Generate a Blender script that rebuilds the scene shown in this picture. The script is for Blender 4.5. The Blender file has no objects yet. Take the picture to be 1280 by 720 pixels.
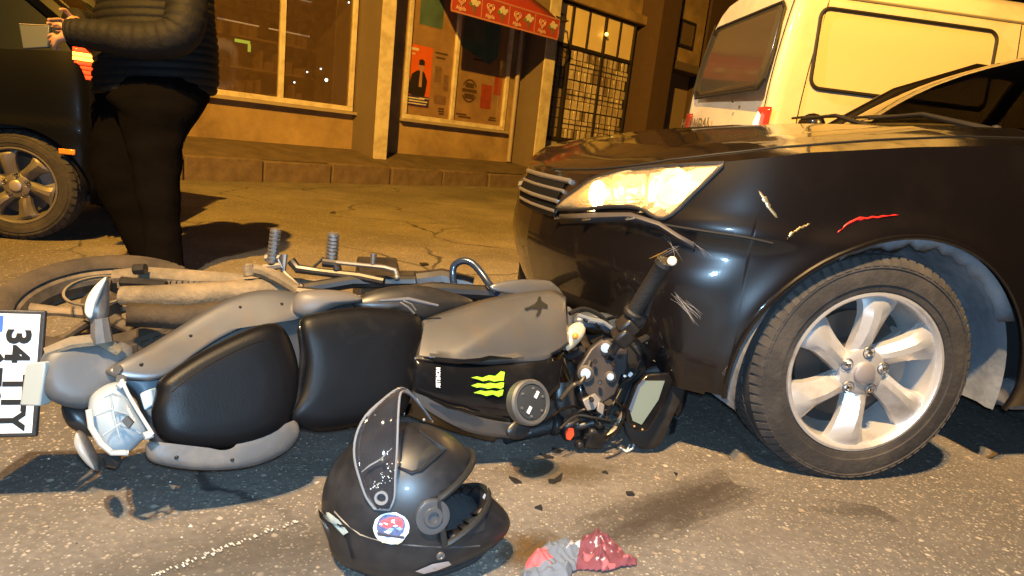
import bpy, bmesh, math, random
from mathutils import Vector, Matrix, Euler
R = math.radians
random.seed(7)
SC = bpy.context.scene
COL = SC.collection
V = Vector

# ------------------------------------------------------------------ camera
FPX, HCAM, PITCH, ROLL = 840.0, 0.82, R(12.216), R(6.4)
cf = V((0, math.cos(PITCH), -math.sin(PITCH)))
u0 = V((0, math.sin(PITCH), math.cos(PITCH)))
r0 = V((1, 0, 0))
cr = math.cos(ROLL) * r0 + math.sin(ROLL) * u0
cu = -math.sin(ROLL) * r0 + math.cos(ROLL) * u0
CAM = V((0, 0, HCAM))
cd = bpy.data.cameras.new('camera')
cam = bpy.data.objects.new('camera', cd)
COL.objects.link(cam)
m3 = Matrix((cr, cu, -cf)).transposed()
cam.matrix_world = Matrix.Translation(CAM) @ m3.to_4x4()
cd.sensor_width = 36.0
cd.lens = FPX / 1280 * 36
cd.clip_start = 0.02
cd.clip_end = 600
SC.camera = cam

def P(x, y, Z):
    """photo measurement -> place: point at depth Z metres seen at photo position (x, y)"""
    return CAM + (cf + (x - 640) / FPX * cr - (y - 360) / FPX * cu) * Z
def G(x, y, z=0.0):
    d = cf + (x - 640) / FPX * cr - (y - 360) / FPX * cu
    return CAM + d * ((z - HCAM) / d.z)

# ------------------------------------------------------------------ night sky
W = bpy.data.worlds.new('World')
SC.world = W
W.use_nodes = True
bg = W.node_tree.nodes['Background']
bg.inputs[0].default_value = (0.42, 0.30, 0.24, 1)
bg.inputs[1].default_value = 0.010
SC.view_settings.view_transform = 'Standard'
SC.view_settings.look = 'None'
SC.view_settings.exposure = 0.0
SC.view_settings.gamma = 1.0
# strengths of the street lamps (their lights stand in the lamp builder below)
SODIUM_W, WHITE_W, TORCH_W = 17500, 5100, 165
SODIUM_C, WHITE_C, TORCH_C = (1.0, 0.49, 0.055), (1.0, 0.80, 0.52), (0.42, 0.70, 1.0)

# ------------------------------------------------------------------ materials
MATS = {}
def mat(name, col, rough=0.6, metal=0.0, var=0.15, scale=8.0, bump=0.0, bscale=60.0, spec=0.5,
        emit=None, estr=0.0, trans=0.0, coat=0.0, dirt=None, dscale=3.0, damt=0.5, rvar=0.0):
    if name in MATS: return MATS[name]
    m = bpy.data.materials.new(name); m.use_nodes = True
    nt = m.node_tree; N = nt.nodes; L = nt.links
    b = N['Principled BSDF']
    tc = N.new('ShaderNodeTexCoord')
    n1 = N.new('ShaderNodeTexNoise'); n1.inputs['Scale'].default_value = scale; n1.inputs['Detail'].default_value = 6
    L.new(tc.outputs['Object'], n1.inputs['Vector'])
    mx = N.new('ShaderNodeMix'); mx.data_type = 'RGBA'
    c = V(col)
    mx.inputs[6].default_value = (*(c * (1 - var)), 1)
    mx.inputs[7].default_value = (*[min(1, k) for k in c * (1 + var)], 1)
    L.new(n1.outputs['Fac'], mx.inputs[0])
    out = mx.outputs[2]
    if dirt:
        n2 = N.new('ShaderNodeTexNoise'); n2.inputs['Scale'].default_value = dscale; n2.inputs['Detail'].default_value = 9
        n2.inputs['Roughness'].default_value = 0.65
        L.new(tc.outputs['Object'], n2.inputs['Vector'])
        rp = N.new('ShaderNodeValToRGB'); rp.color_ramp.elements[0].position = 0.62 - damt * 0.35; rp.color_ramp.elements[1].position = 0.75
        L.new(n2.outputs['Fac'], rp.inputs[0])
        m2 = N.new('ShaderNodeMix'); m2.data_type = 'RGBA'
        L.new(rp.outputs[0], m2.inputs[0]); L.new(out, m2.inputs[6]); m2.inputs[7].default_value = (*dirt, 1)
        out = m2.outputs[2]
    L.new(out, b.inputs['Base Color'])
    b.inputs['Roughness'].default_value = rough
    if rvar:
        mr = N.new('ShaderNodeMapRange'); mr.inputs[3].default_value = max(0.02, rough - rvar); mr.inputs[4].default_value = min(1, rough + rvar)
        n3 = N.new('ShaderNodeTexNoise'); n3.inputs['Scale'].default_value = dscale * 1.7; n3.inputs['Detail'].default_value = 8
        L.new(tc.outputs['Object'], n3.inputs['Vector']); L.new(n3.outputs['Fac'], mr.inputs[0]); L.new(mr.outputs[0], b.inputs['Roughness'])
    b.inputs['Metallic'].default_value = metal
    b.inputs['Specular IOR Level'].default_value = spec
    b.inputs['Coat Weight'].default_value = coat
    b.inputs['Coat Roughness'].default_value = 0.06
    b.inputs['Transmission Weight'].default_value = trans
    if emit:
        b.inputs['Emission Color'].default_value = (*emit, 1); b.inputs['Emission Strength'].default_value = estr
    if bump:
        nb = N.new('ShaderNodeTexNoise'); nb.inputs['Scale'].default_value = bscale; nb.inputs['Detail'].default_value = 5
        L.new(tc.outputs['Object'], nb.inputs['Vector'])
        bp = N.new('ShaderNodeBump'); bp.inputs['Strength'].default_value = bump; bp.inputs['Distance'].default_value = 0.01
        L.new(nb.outputs['Fac'], bp.inputs['Height']); L.new(bp.outputs[0], b.inputs['Normal'])
    MATS[name] = m
    return m

def glass(name, tint=(0.9, 0.9, 0.9), clear=0.85, rough=0.03, refl=(1, 1, 1), haze=None):
    if name in MATS: return MATS[name]
    m = bpy.data.materials.new(name); m.use_nodes = True
    nt = m.node_tree; N = nt.nodes; L = nt.links
    N.remove(N['Principled BSDF'])
    tr = N.new('ShaderNodeBsdfTransparent'); tr.inputs[0].default_value = (*[t * clear for t in tint], 1)
    gl = N.new('ShaderNodeBsdfGlossy'); gl.inputs['Roughness'].default_value = rough; gl.inputs[0].default_value = (*refl, 1)
    lw = N.new('ShaderNodeLayerWeight'); pw = N.new('ShaderNodeMath'); pw.operation = 'POWER'; pw.inputs[1].default_value = 4.0
    L.new(lw.outputs['Facing'], pw.inputs[0]); fr = N.new('ShaderNodeMapRange'); fr.inputs[3].default_value = 0.045; fr.inputs[4].default_value = 0.95
    L.new(pw.outputs[0], fr.inputs[0])
    tc = N.new('ShaderNodeTexCoord'); nz = N.new('ShaderNodeTexNoise'); nz.inputs['Scale'].default_value = 14; nz.inputs['Detail'].default_value = 6
    L.new(tc.outputs['Object'], nz.inputs['Vector'])
    bp = N.new('ShaderNodeBump'); bp.inputs['Strength'].default_value = 0.05; bp.inputs['Distance'].default_value = 0.01
    L.new(nz.outputs['Fac'], bp.inputs['Height']); L.new(bp.outputs[0], gl.inputs['Normal'])
    mx = N.new('ShaderNodeMixShader'); L.new(fr.outputs[0], mx.inputs[0]); L.new(tr.outputs[0], mx.inputs[1]); L.new(gl.outputs[0], mx.inputs[2])
    last = mx.outputs[0]
    if haze:
        df = N.new('ShaderNodeBsdfDiffuse'); df.inputs[0].default_value = (*haze[0], 1)
        rp = N.new('ShaderNodeMapRange'); rp.inputs[3].default_value = haze[1] * 0.5; rp.inputs[4].default_value = haze[1] * 1.5
        L.new(nz.outputs['Fac'], rp.inputs[0])
        m2 = N.new('ShaderNodeMixShader'); L.new(rp.outputs[0], m2.inputs[0]); L.new(last, m2.inputs[1]); L.new(df.outputs[0], m2.inputs[2])
        last = m2.outputs[0]
    L.new(last, N['Material Output'].inputs[0])
    MATS[name] = m
    return m

def asphalt(name, base, stone, sc=1.0):
    m = bpy.data.materials.new(name); m.use_nodes = True
    nt = m.node_tree; N = nt.nodes; L = nt.links
    b = N['Principled BSDF']; b.inputs['Roughness'].default_value = 0.85; b.inputs['Specular IOR Level'].default_value = 0.3
    tc = N.new('ShaderNodeTexCoord')
    def vor(s, rnd=1.0):
        v = N.new('ShaderNodeTexVoronoi'); v.inputs['Scale'].default_value = s; v.inputs['Randomness'].default_value = rnd
        L.new(tc.outputs['Object'], v.inputs['Vector']); return v
    def noi(s, d=6):
        v = N.new('ShaderNodeTexNoise'); v.inputs['Scale'].default_value = s; v.inputs['Detail'].default_value = d
        L.new(tc.outputs['Object'], v.inputs['Vector']); return v
    def ramp(sock, p0, p1, c0=(0, 0, 0, 1), c1=(1, 1, 1, 1)):
        r = N.new('ShaderNodeValToRGB'); r.color_ramp.elements[0].position = p0; r.color_ramp.elements[1].position = p1
        r.color_ramp.elements[0].color = c0; r.color_ramp.elements[1].color = c1; L.new(sock, r.inputs[0]); return r.outputs[0]
    def mix(f, a, c, mode='MIX'):
        x = N.new('ShaderNodeMix'); x.data_type = 'RGBA'; x.blend_type = mode
        for s, val in ((0, f), (6, a), (7, c)):
            if hasattr(val, 'links'): L.new(val, x.inputs[s])
            elif s == 0: x.inputs[s].default_value = val
            else: x.inputs[s].default_value = (*val, 1)
        return x.outputs[2]
    big = noi(0.9, 8); fine = noi(55, 4)
    c = mix(ramp(big.outputs['Fac'], 0.35, 0.68), [k * 0.62 for k in base], [k * 1.22 for k in base])
    md_ = noi(5.5, 9); c = mix(ramp(md_.outputs['Fac'], 0.38, 0.66), mix(0.45, c, [base[0] * .55, base[1] * .52, base[2] * .5]), c)
    c = mix(ramp(fine.outputs['Fac'], 0.3, 0.7), mix(0.4, c, (0.05, 0.045, 0.04)), c)
    hs = []
    for s, thr, mul in ((95 * sc, 0.84, 0.9), (170 * sc, 0.74, 0.8), (55 * sc, 0.955, 1.0)):
        v = vor(s)
        sep = N.new('ShaderNodeSeparateColor'); L.new(v.outputs['Color'], sep.inputs[0])
        pick = ramp(sep.outputs[0], thr, thr + 0.02)
        core = ramp(v.outputs['Distance'], 0.28, 0.48, (1, 1, 1, 1), (0, 0, 0, 1))
        f = N.new('ShaderNodeMath'); f.operation = 'MULTIPLY'; L.new(pick, f.inputs[0]); L.new(core, f.inputs[1])
        tint = mix(sep.outputs[1], [k * mul for k in stone], [stone[0] * 0.72 * mul, stone[1] * 0.62 * mul, stone[2] * 0.5 * mul])
        c = mix(f.outputs[0], c, tint); hs.append(f.outputs[0])
    # tyre grime and old oil blotches
    d = noi(0.8, 10); c = mix(ramp(d.outputs['Fac'], 0.53, 0.74), c, mix(0.75, c, (0.07, 0.06, 0.055)))
    # hairline cracks
    wob = noi(1.7, 5); add = N.new('ShaderNodeVectorMath'); add.operation = 'MULTIPLY_ADD'
    L.new(wob.outputs['Color'], add.inputs[0]); add.inputs[1].default_value = (0.5, 0.5, 0.0); L.new(tc.outputs['Object'], add.inputs[2])
    vc = N.new('ShaderNodeTexVoronoi'); vc.feature = 'DISTANCE_TO_EDGE'; vc.inputs['Scale'].default_value = 0.75; L.new(add.outputs[0], vc.inputs['Vector'])
    crack = ramp(vc.outputs['Distance'], 0.003, 0.009, (1, 1, 1, 1), (0, 0, 0, 1))
    cm = N.new('ShaderNodeMath'); cm.operation = 'MULTIPLY'; L.new(crack, cm.inputs[0]); L.new(ramp(big.outputs['Fac'], 0.42, 0.55), cm.inputs[1])
    c = mix(cm.outputs[0], c, (0.035, 0.03, 0.03))
    L.new(c, b.inputs['Base Color'])
    hsum = N.new('ShaderNodeMath'); hsum.operation = 'ADD'; L.new(hs[0], hsum.inputs[0]); L.new(fine.outputs['Fac'], hsum.inputs[1])
    bp = N.new('ShaderNodeBump'); bp.inputs['Strength'].default_value = 0.55; bp.inputs['Distance'].default_value = 0.004
    L.new(hsum.outputs[0], bp.inputs['Height']); L.new(bp.outputs[0], b.inputs['Normal'])
    MATS[name] = m
    return m

# ------------------------------------------------------------------ mesh builder
class MB:
    def __init__(s): s.v = []; s.f = []; s.m = []
    def add(s, vs, fs, m=0):
        o = len(s.v); s.v += [V(p) for p in vs]
        for f in fs: s.f.append([i + o for i in f]); s.m.append(m)
        return s
    def box(s, c, d, rot=None, m=0, taper=1.0):
        hx, hy, hz = d[0] / 2, d[1] / 2, d[2] / 2
        vs = []
        for z in (-1, 1):
            k = taper if z > 0 else 1
            for x, y in ((-1, -1), (1, -1), (1, 1), (-1, 1)):
                p = V((x * hx * k, y * hy * k, z * hz))
                if rot is not None: p = rot @ p
                vs.append(p + V(c))
        return s.add(vs, [(3, 2, 1, 0), (4, 5, 6, 7), (0, 1, 5, 4), (1, 2, 6, 5), (2, 3, 7, 6), (3, 0, 4, 7)], m)
    def bb(s, a, b, m=0):   # box by two corners
        return s.box([(p + q) / 2 for p, q in zip(a, b)], [abs(q - p) for p, q in zip(a, b)], m=m)
    def rings(s, rings, closed=True, caps=True, m=0):
        n = len(rings[0]); o = len(s.v)
        for r in rings: s.v += [V(p) for p in r]
        k = n if closed else n - 1
        for i in range(len(rings) - 1):
            for j in range(k):
                a = o + i * n + j; b = o + i * n + (j + 1) % n
                s.f.append([a, b, b + n, a + n]); s.m.append(m)
        if caps and closed:
            s.f.append([o + j for j in range(n)][::-1]); s.m.append(m)
            s.f.append([o + (len(rings) - 1) * n + j for j in range(n)]); s.m.append(m)
        return s
    def tube(s, pts, r, n=8, caps=True, m=0, flat=1.0):
        pts = [V(p) for p in pts]; L = len(pts)
        rs = r if isinstance(r, (list, tuple)) else [r] * L
        t0 = (pts[1] - pts[0]).normalized()
        a = t0.orthogonal().normalized(); rings = []
        for i, p in enumerate(pts):
            t = ((pts[min(i + 1, L - 1)] - pts[max(i - 1, 0)])).normalized()
            a = (a - t * a.dot(t)).normalized(); b = t.cross(a)
            rings.append([p + (a * math.cos(2 * math.pi * k / n) + b * math.sin(2 * math.pi * k / n) * flat) * rs[i] for k in range(n)])
        return s.rings(rings, True, caps, m)
    def lathe(s, prof, o, ax, n=32, caps=False, m=0, ref=None):
        o = V(o); ax = V(ax).normalized()
        a = (V(ref) - ax * V(ref).dot(ax)).normalized() if ref else ax.orthogonal().normalized()
        b = ax.cross(a)
        return s.rings([[o + ax * h + (a * math.cos(2 * math.pi * k / n) + b * math.sin(2 * math.pi * k / n)) * r for k in range(n)] for r, h in prof], True, caps, m)
    def grid(s, rows, m=0): return s.rings(rows, False, False, m)
    def prism(s, poly, d, m=0):    # polygon of 3-D points pushed along vector d
        n = len(poly); d = V(d)
        vs = [V(p) for p in poly] + [V(p) + d for p in poly]
        fs = [list(range(n))[::-1], [n + i for i in range(n)]] + [(i, (i + 1) % n, n + (i + 1) % n, n + i) for i in range(n)]
        return s.add(vs, fs, m)
    def sphere(s, c, r, n=16, k=10, m=0):
        rr = r if isinstance(r, (list, tuple)) else (r, r, r)
        rings = []
        for i in range(k + 1):
            th = math.pi * (0.02 + 0.96 * i / k)
            rings.append([V(c) + V((rr[0] * math.sin(th) * math.cos(2 * math.pi * j / n), rr[1] * math.sin(th) * math.sin(2 * math.pi * j / n), -rr[2] * math.cos(th))) for j in range(n)])
        return s.rings(rings, True, True, m)
    def build(s, name, mats, parent=None, smooth=35, sub=0, bevel=0.0, solid=0.0, soff=-1, label=None, bseg=2, face=None):
        me = bpy.data.meshes.new(name)
        me.from_pydata([tuple(p) for p in s.v], [], s.f)
        bm = bmesh.new(); bm.from_mesh(me)
        bmesh.ops.remove_doubles(bm, verts=bm.verts, dist=1e-6)
        bmesh.ops.recalc_face_normals(bm, faces=bm.faces)
        if face is not None and sum((f.normal.dot(face - f.calc_center_median()) * f.calc_area() for f in bm.faces)) < 0:
            bmesh.ops.reverse_faces(bm, faces=bm.faces)
        bm.to_mesh(me); bm.free()
        mats = mats if isinstance(mats, (list, tuple)) else [mats]
        for q in mats: me.materials.append(q)
        if len(mats) > 1 and len(me.polygons) == len(s.m):
            for pl, k in zip(me.polygons, s.m): pl.material_index = k
        if smooth:
            me.polygons.foreach_set('use_smooth', [True] * len(me.polygons))
            if smooth < 180: me.set_sharp_from_angle(angle=R(smooth))
        o = bpy.data.objects.new(name, me); COL.objects.link(o)
        if bevel:
            b = o.modifiers.new('bevel', 'BEVEL'); b.width = bevel; b.segments = bseg; b.limit_method = 'ANGLE'; b.angle_limit = R(40)
        if solid:
            q = o.modifiers.new('solid', 'SOLIDIFY'); q.thickness = solid; q.offset = soff
        if sub:
            q = o.modifiers.new('sub', 'SUBSURF'); q.levels = sub; q.render_levels = sub
        if parent is not None: par(o, parent)
        if label: o['label'] = label
        return o

ROOTM = {}
def par(o, parent):
    o.parent = parent
    if parent.name in ROOTM: o.matrix_parent_inverse = ROOTM[parent.name].inverted()
def thing(name, label, cat, loc=(0, 0, 0), rz=0.0, group=None, local=False):
    o = bpy.data.objects.new(name, None); COL.objects.link(o)
    o.empty_display_size = 0.2
    o.location = loc; o.rotation_euler = (0, 0, rz)
    o['label'] = label; o['category'] = cat
    if group: o['group'] = group
    if not local: ROOTM[o.name] = Matrix.Translation(V(loc)) @ Matrix.Rotation(rz, 4, 'Z')
    return o
def tag(o, label, cat, group=None):
    o['label'] = label; o['category'] = cat
    if group: o['group'] = group
    return o
def structure(o): o['kind'] = 'structure'; return o
def inst(o, parent, loc=None, rot=None, name=None):
    c = o.copy(); COL.objects.link(c); c.parent = parent
    c.matrix_parent_inverse = o.matrix_parent_inverse
    if loc is not None: c.location = loc
    if rot is not None: c.rotation_euler = rot
    return c
def crom(pts, n):
    """Catmull-Rom through points (tuples), n samples per span"""
    out = []; L = len(pts)
    for i in range(L - 1):
        p0, p1, p2, p3 = pts[max(i - 1, 0)], pts[i], pts[i + 1], pts[min(i + 2, L - 1)]
        for k in range(n):
            t = k / n
            out.append(tuple(0.5 * ((2 * b) + (-a + c) * t + (2 * a - 5 * b + 4 * c - d) * t * t + (-a + 3 * b - 3 * c + d) * t ** 3) for a, b, c, d in zip(p0, p1, p2, p3)))
    out.append(tuple(pts[-1])); return out
def round_outline(pts, n=4):
    return [p for i in range(len(pts)) for p in crom([pts[i - 1], pts[i], pts[(i + 1) % len(pts)], pts[(i + 2) % len(pts)]], n)[n:2 * n]]
def lerp(tab, x):
    if x <= tab[0][0]: return tab[0][1]
    for (a, p), (b, q) in zip(tab, tab[1:]):
        if x <= b: return p + (q - p) * (x - a) / (b - a)
    return tab[-1][1]
def sstep(a, b, x):
    t = max(0, min(1, (x - a) / (b - a))); return t * t * (3 - 2 * t)
def text_faces(txt, size, bold=0.0, spacing=1.0):
    """flat letter outlines as (verts, faces) in the xy plane, centred"""
    cu_ = bpy.data.curves.new('lettering', 'FONT'); cu_.body = txt; cu_.size = size; cu_.offset = bold
    cu_.align_x = 'CENTER'; cu_.align_y = 'CENTER'; cu_.space_character = spacing; cu_.resolution_u = 3
    ob = bpy.data.objects.new('lettering', cu_); COL.objects.link(ob)
    dg = bpy.context.evaluated_depsgraph_get(); me = bpy.data.meshes.new_from_object(ob.evaluated_get(dg))
    vs = [v.co.copy() for v in me.vertices]; fs = [list(p.vertices) for p in me.polygons]
    bpy.data.objects.remove(ob); bpy.data.curves.remove(cu_); bpy.data.meshes.remove(me)
    return vs, fs
def text_mb(txt, size, o, ux, uy, bold=0.0, sx=1.0, spacing=1.0, mb=None, m=0):
    vs, fs = text_faces(txt, size, bold, spacing); mb = mb or MB()
    o, ux, uy = V(o), V(ux).normalized(), V(uy).normalized()
    return mb.add([o + ux * p.x * sx + uy * p.y for p in vs], fs, m)
# ================================================================== ground
E45 = V((math.sqrt(.5), math.sqrt(.5), 0)); N45 = V((math.sqrt(.5), -math.sqrt(.5), 0))
FO = V((-2.6325, 10.1521, 0))
def gz(x, y):
    s = (V((x, y, 0)) - FO).dot(E45)
    t = s + 3.2
    return 0.0 if t < -1 else (0.0185 * (t + 1) ** 2 / 4 if t < 1 else 0.0185 * t)
def rng(a, b, st):
    n = max(1, int(round(abs(b - a) / st))); return [a + (b - a) * i / n for i in range(n + 1)]
gm = asphalt('asphalt', (0.185, 0.163, 0.142), (0.37, 0.335, 0.285))
ax = [-120, -60, -30, -15] + rng(-10, 14, 1.0) + [20, 30, 60, 120]
g = MB()
g.grid([[V((x, y, min(gz(x, y), 0.5))) for x in ax] for y in ax])
structure(g.build('road', gm, smooth=180))
# worn scratch of white paint on the asphalt
pm = mat('worn_paint', (0.62, 0.60, 0.56), 0.8, var=0.25, scale=60, dirt=(0.2, 0.18, 0.15), dscale=40, damt=0.9)
def flake_strip(a, b, w, n, name, keep=0.75):
    q = MB(); a, b = V(a), V(b); t = (b - a) / n; s = V((-t.y, t.x, 0)).normalized()
    for i in range(n):
        if random.random() > keep: continue
        o = a + t * i; ww = w * random.uniform(0.3, 1.0); off = s * random.uniform(-w, w) * 0.5
        p = [o - s * ww / 2 + off, o + t * random.uniform(.6, 1.1) - s * ww * random.uniform(.2, .6) + off, o + t * random.uniform(.6, 1.1) + s * ww * random.uniform(.2, .6) + off, o + s * ww / 2 + off]
        q.add([V((k.x, k.y, 0.004)) for k in p], [(0, 1, 2, 3)])
    return structure(q.build(name, pm, smooth=0))
flake_strip(G(190, 722), G(372, 652), 0.012, 80, 'worn_line_marking')

def stain(px, py, rx, ry, rot, col, amt, name):
    m = bpy.data.materials.new(name); m.use_nodes = True; nt = m.node_tree; N = nt.nodes; L = nt.links
    b_ = N['Principled BSDF']; b_.inputs['Base Color'].default_value = (*col, 1); b_.inputs['Roughness'].default_value = .55
    tc = N.new('ShaderNodeTexCoord'); ln = N.new('ShaderNodeVectorMath'); ln.operation = 'LENGTH'; L.new(tc.outputs['Object'], ln.inputs[0])
    nz = N.new('ShaderNodeTexNoise'); nz.inputs['Scale'].default_value = 2.2; nz.inputs['Detail'].default_value = 10; nz.inputs['Roughness'].default_value = .7; L.new(tc.outputs['Object'], nz.inputs['Vector'])
    ad = N.new('ShaderNodeMath'); ad.operation = 'MULTIPLY_ADD'; L.new(nz.outputs['Fac'], ad.inputs[0]); ad.inputs[1].default_value = 1.5; L.new(ln.outputs['Value'], ad.inputs[2])
    rp = N.new('ShaderNodeMapRange'); rp.inputs[1].default_value = 1.0; rp.inputs[2].default_value = 1.65; rp.inputs[3].default_value = amt; rp.inputs[4].default_value = 0; L.new(ad.outputs[0], rp.inputs[0])
    L.new(rp.outputs[0], b_.inputs['Alpha']); MATS[name] = m
    q = MB().add([(math.cos(a), math.sin(a), 0) for a in [2 * math.pi * k / 32 for k in range(32)]], [list(range(32))])
    o = q.build('road_stain', m, None, smooth=0); c = G(px, py); o.location = (c.x, c.y, .003); o.scale = (rx, ry, 1); o.rotation_euler = (0, 0, rot); return structure(o)
stain(668, 690, .10, .09, .3, (.10, .055, .015), .75, 'rusty_stain')
stain(850, 632, .48, .10, R(38), (.05, .038, .03), .6, 'oil_streak')
stain(1120, 640, .30, .07, R(8), (.06, .05, .042), .45, 'tyre_smear')
stain(330, 690, .40, .12, R(24), (.07, .058, .045), .35, 'grime_patch')
stain(700, 590, .22, .09, R(10), (.09, .065, .03), .5, 'fluid_stain')

# kerb and pavement along the shops (local frame: x along the shop fronts, y into the wall, z up)
stone_m = mat('kerb_stone', (0.135, 0.095, 0.07), 0.85, var=0.25, scale=9, bump=0.5, bscale=40, dirt=(0.07, 0.045, 0.03), dscale=6, damt=0.6)
pave_m = mat('pavement_concrete', (0.115, 0.082, 0.06), 0.9, var=0.3, scale=5, bump=0.6, bscale=45, dirt=(0.06, 0.042, 0.03), dscale=4, damt=0.7)
def FL(s, y, z): return FO + E45 * s - N45 * y + V((0, 0, z))
OFF = 1.15
def ktop(s): return 0.295 + 0.006 * s
pv = MB(); ss = rng(-14, 26, 1.0)
pv.grid([[FL(s, -OFF + 0.17, ktop(s) - 0.004) for s in ss], [FL(s, -0.6, 0.375 + 0.002 * s) for s in ss], [FL(s, 0.05, 0.452) for s in ss], [FL(s, 3, 0.455) for s in ss]])
pavement = structure(pv.build('pavement', pave_m, smooth=180))
kerb = bpy.data.objects.new('kerb', None); COL.objects.link(kerb); kerb['kind'] = 'structure'
kerb.location = FO; kerb.rotation_euler = (0, 0, R(45))
def kstone():
    b = MB(); b.bb((0, 0, -0.35), (0.885, 0.17, 0)); return b
ks = None; s = -9.0; i = 0
while s < 14:
    if ks is None:
        ks = kstone().build('kerb_stone', stone_m, None, bevel=0.018); ks.parent = kerb; o = ks
    else:
        o = ks.copy(); COL.objects.link(o)
    o.location = (s, -OFF + random.uniform(-.012, .012), ktop(s) + random.uniform(-.012, .012)); o.rotation_euler = (random.uniform(-.02, .02), random.uniform(-.01, .01) - .006, random.uniform(-.008, .008))
    s += 0.9; i += 1

# ================================================================== shop building (right-hand rule frame as above)
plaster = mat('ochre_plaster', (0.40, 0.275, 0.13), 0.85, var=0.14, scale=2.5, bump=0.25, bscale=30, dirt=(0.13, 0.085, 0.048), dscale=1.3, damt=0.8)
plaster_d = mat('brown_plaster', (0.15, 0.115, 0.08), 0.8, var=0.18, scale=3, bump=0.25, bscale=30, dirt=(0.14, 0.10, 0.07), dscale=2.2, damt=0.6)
cream = mat('cream_trim', (0.62, 0.55, 0.42), 0.55, var=0.1, scale=6, dirt=(0.35, 0.27, 0.17), dscale=5, damt=0.5)
dark_in = mat('shop_interior', (0.10, 0.075, 0.05), 0.8, var=0.3, scale=3)
goods_m = mat('shelf_goods', (0.17, 0.11, 0.06), 0.6, var=0.6, scale=12)
pane_m = glass('window_glass', (0.97, 0.95, 0.92), 0.98, 0.02)
pane_h = glass('dusty_window_glass', (0.97, 0.95, 0.92), 0.9, 0.03, haze=((0.20, 0.125, 0.065), 0.22))
metal_d = mat('dark_ironwork', (0.06, 0.05, 0.045), 0.5, 0.6, var=0.3, scale=20)
shop = thing('shop_building', 'ochre plastered shop building with cream framed display windows behind the pavement', 'building', FO, R(45), local=True)
def SB(a, b, name, m, bevel=0.0, parent=None): return MB().bb(a, b).build(name, m, parent or shop, bevel=bevel)
DP = 4.0
SB((-9, 0, 0.2), (0.03, .25, 0.955), 'wall', plaster)
SB((0.232, 0, 0.2), (3.36, .25, 0.955), 'wall', plaster)
SB((-9, 0.002, 3.12), (3.36, .25, 6.6), 'wall', plaster)
SB((0.232, 0, 0.957), (0.87, .25, 3.118), 'wall', plaster)
SB((-9, 0.02, 0.957), (-3.45, .25, 3.118), 'wall', plaster)
SB((3.1, 0, 0.957), (3.36, .25, 3.118), 'wall', plaster)
SB((-9, DP, 0.2), (7.2, DP + .2, 6.6), 'rear_wall', plaster_d)
SB((-9, 0.25, 6.6), (7.2, DP + .2, 6.8), 'roof', plaster_d)
SB((-9, 0.252, 0.44), (3.4, DP, 0.47), 'shop_floor', dark_in)
SB((-9, 0.252, 3.3), (3.4, DP, 3.36), 'shop_ceiling', dark_in)
SB((0.3, 0.252, 0.47), (0.4, DP, 3.3), 'partition', dark_in)
# fins between the shops: brown flank, cream nosing
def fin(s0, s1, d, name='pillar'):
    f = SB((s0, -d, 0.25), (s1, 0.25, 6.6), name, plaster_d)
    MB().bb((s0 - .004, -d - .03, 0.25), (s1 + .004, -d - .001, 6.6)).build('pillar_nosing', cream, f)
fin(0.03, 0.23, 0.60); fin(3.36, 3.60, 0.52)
# display window of the first shop
def frame(mb, s0, s1, z0, z1, w, y0, y1, mull=()):
    mb.bb((s0, y0, z0), (s1, y1, z0 + w)); mb.bb((s0, y0, z1 - w), (s1, y1, z1))
    mb.bb((s0, y0 + .001, z0 + w), (s0 + w, y1 - .001, z1 - w)); mb.bb((s1 - w, y0 + .001, z0 + w), (s1, y1 - .001, z1 - w))
    for q in mull: mb.bb((q - w / 2, y0 + .002, z0 + w), (q + w / 2, y1 - .002, z1 - w))
def window(s0, s1, z0, z1, mull, w=0.07, gm=None):
    mb = MB(); frame(mb, s0, s1, z0, z1, w, -0.03, 0.05, mull)
    o = mb.build('window', cream, shop, bevel=0.006)
    edges = [s0] + list(mull) + [s1]
    for a, b in zip(edges, edges[1:]):
        MB().bb((a + w * .6, 0.008, z0 + w * .8), (b - w * .6, 0.014, z1 - w * .8)).build('pane', gm or pane_m, o)
    MB().bb((s0 - .05, -0.10, z0 - .045), (s1 + .05, 0.05, z0 - .002)).build('sill', mat('stone_sill', (.33, .27, .2), .7, var=.2, bump=.2), o, bevel=.005)
    return o
w1 = window(-3.4, 0.0, 0.99, 3.1, (-2.24, -1.1), gm=pane_h)
# shelves and goods seen through the glass; added glow spheres imitate reflected lights
sh = MB(); gd = MB()
for z in (1.0, 1.45, 1.9, 2.35):
    sh.bb((-6, 1.6, z), (0.2, 1.95, z + .03))
    s = -5.9
    while s < 0.1:
        w = random.uniform(.05, .16); h = random.uniform(.1, .3)
        if random.random() < .8: gd.bb((s, 1.62, z + .031), (s + w, 1.62 + random.uniform(.1, .25), z + .03 + h))
        s += w + random.uniform(.01, .05)
sh.build('shelf', mat('shelf_board', (.24, .16, .09), .6), shop); o = gd.build('shelf_goods', goods_m, shop); o['kind'] = 'stuff'
glintm = mat('reflected_light_glow', (1, 1, 1), emit=(.85, .95, 1.0), estr=7)
for (px, py, off) in ((368, 103, .9), (384, 90, .9), (401, 86, .9), (408, 100, .9), (436, 3, .6)):
    d = cf + (px - 640) / FPX * cr - (py - 360) / FPX * cu
    t = (FO - N45 * off - CAM).dot(N45) / d.dot(N45); q = CAM + d * t - FO
    MB().sphere((q.dot(E45), -q.dot(N45), q.z), .013 if px != 408 else .026, 10, 6).build('glow_sphere', glintm, shop)
MB().bb((-1.52, .5, 1.72), (-1.32, .53, 1.76)).bb((-1.34, .5, 1.62), (-1.31, .53, 1.72)).build('shelf_light', mat('green_strip', (.3, .5, .1), emit=(.55, .8, .08), estr=.9), shop)
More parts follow.
